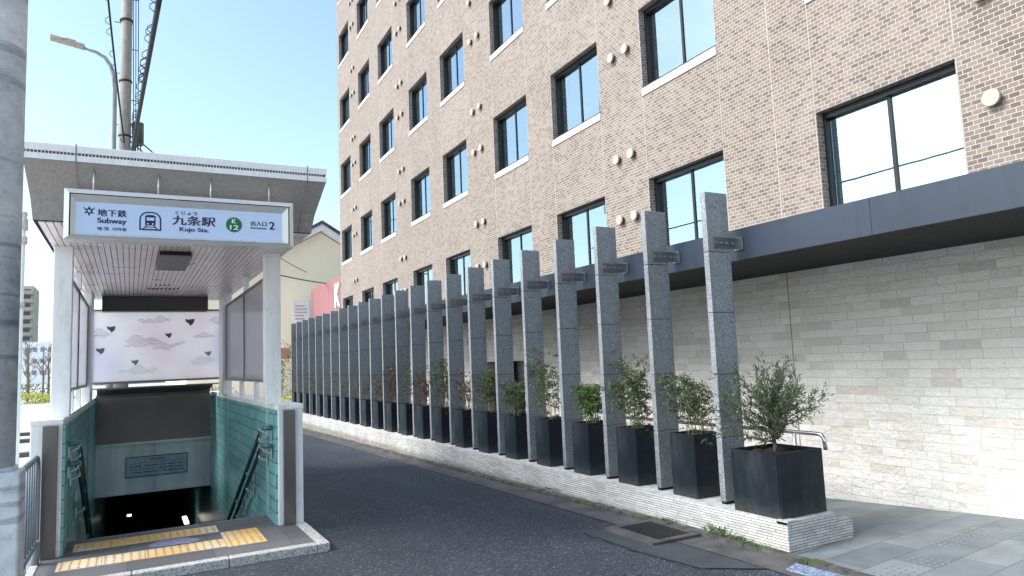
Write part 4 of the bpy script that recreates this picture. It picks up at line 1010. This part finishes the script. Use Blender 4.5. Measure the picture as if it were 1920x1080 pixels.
for k in range(3):
    
    for j in range(6): mb = MB(); mb.box(.8+j*1.9, 1.9+j*1.9, -.05, 0, 2.7+k*3.4, 4.0+k*3.4); mb.build('window', plain('pale_window', (.22, .26, .32), .3), t)
t = empty('red_building', (-20.2, 220, 0), 'small building with a brick red upper wall far left', 'building')
mb = MB(); mb.box(1.9, 12, 0, 8, 0, 6.0); mb.build('wall', M['whitecap'], t)
mb = MB(); mb.box(1.8, 12.1, -.1, 8.1, 6.0, 10.5); mb.build('upper_wall', plain('brick_red', (.42, .06, .045), .7), t)
for i, (x, y, w_, d, h, cc) in enumerate([(-95, 330, 25, 12, 14, (.6, .58, .55)), (-66, 280, 14, 10, 10, (.5, .45, .4)), (-12, 330, 22, 10, 11, (.62, .6, .58)), (12, 140, 18, 10, 8, (.6, .57, .5)), (-6, 150, 12, 10, 6.5, (.5, .5, .5))]):
    t = empty('distant_building', (x, y, 0), ['grey block at the far left horizon', 'low brown block left of the apartment tower', 'pale long block on the horizon behind the stair roof', 'cream block beyond the hall on the far right', 'small grey block behind the frosted screen'][i], 'building')
    mb = MB(); mb.box(0, w_, 0, d, 0, h); mb.build('wall', plain('wall_%d' % i, cc, .8), t)
    for k in range(int(h/3)):
        for j in range(int(w_/2.5)): mb = MB(); mb.box(.8+j*2.4, 2.1+j*2.4, -.06, 0, 1.3+k*3, 2.5+k*3); mb.build('window', win, t)

# trees and hedges
def bare_tree(x, y, h, seed, label):
    rr = random.Random(seed); t = empty('bare_tree', (x, y, -.2), label, 'tree', 'bare street trees on the far left'); tr_ = MB(); cr = MB()
    tr_.tube([(0, 0, 0), (.05, 0, h*.35), (0, .05, h*.6), (.03, 0, h)], [.09, .07, .045, .01], 6)
    def br(p, d, L, r, lv):
        pts = [p]
        for k in range(3): d = (d+rv(rr)*.22+Vector((0, 0, .08))).normalized(); pts.append(pts[-1]+d*L/3)
        cr.tube(pts, [r, r*.8, r*.6, r*.3], 4, cap=False)
        if lv:
            for k in range(4): br(pts[rr.randint(1, 3)], (d+rv(rr)*.7).normalized(), L*.55, r*.5, lv-1)
    for k in range(9):
        z = h*rr.uniform(.3, .9); a = rr.uniform(0, 6.28); br(Vector((0, 0, z)), Vector((math.cos(a), math.sin(a), 1.1)).normalized(), h*.33*(1.15-z/h), .03, 2)
    tr_.build('trunk', M['bark'], t); cr.build('crown', M['bark'], t, fix=False)
for i, (x, y, h) in enumerate([(-7.9, 62, 4.8), (-7.0, 66, 4.2), (-6.3, 60, 4.6), (-5.8, 64, 4.0), (-5.2, 61, 4.4), (-9.2, 58, 4.6), (-10.6, 64, 5)]):
    bare_tree(x, y, h, i+3, 'bare winter street tree, %s from the left at the far road edge' % ['third', 'fourth', 'fifth', 'sixth', 'seventh', 'second', 'first'][i])
def bush(name, x, y, rx, ry, rz, z0, mat, seed, label, n=1200, s=.10, cat='hedge'):
    rr = random.Random(seed); lf = MB()
    for k in range(n):
        d = rv(rr); r_ = rr.uniform(.55, 1.05)*(1+.15*math.sin(d.x*5+seed)+.15*math.sin(d.z*6+d.y*4)); p = Vector((d.x*rx*r_, d.y*ry*r_, rz+d.z*rz*r_))
        if p.z < 0: p.z = abs(p.z)*.3
        leaf(lf, p, (d+rv(rr)*.8), s*rr.uniform(.6, 1.3), s*.55, rr)
    o = lf.build(name, M[mat], fix=False); o.location = (x, y, z0); tag(o, label, cat); return o
M['yellow'] = leafmat('yellow_green_leaf', (.30, .34, .05), (.55, .55, .08), (.75, .72, .15))
M['bushgreen'] = leafmat('bush_leaf', (.05, .08, .02), (.16, .2, .06), (.35, .36, .14))
bush('flower_hedge', -7.0, 58, 4.2, .9, .38, -.2, 'yellow', 1, 'long yellow-green flowering hedge along the far road edge on the left', 3000, .14)
bush('hedge', -10, 70, 5, 1, .8, -.2, 'nandina', 2, 'dark green clipped hedge behind the yellow flowers', 2500, .18)
bush('leafy_bush', 6.2, 31.5, 1.0, .9, 1.35, -.2, 'bushgreen', 3, 'pale green leafy bush between the white column and the farthest pillar', 2600, .09, 'bush')
bush('low_hedge', 5.9, 28.5, 1.3, .6, .35, -.2, 'yellow', 4, 'low yellow hedge beyond the end of the pillar row', 1500, .09)
bush('roadside_bush', 2.6, 34, 1.6, .8, .55, -.2, 'bushgreen', 5, 'low green roadside bush seen over the right stair wall', 1800, .1, 'bush')
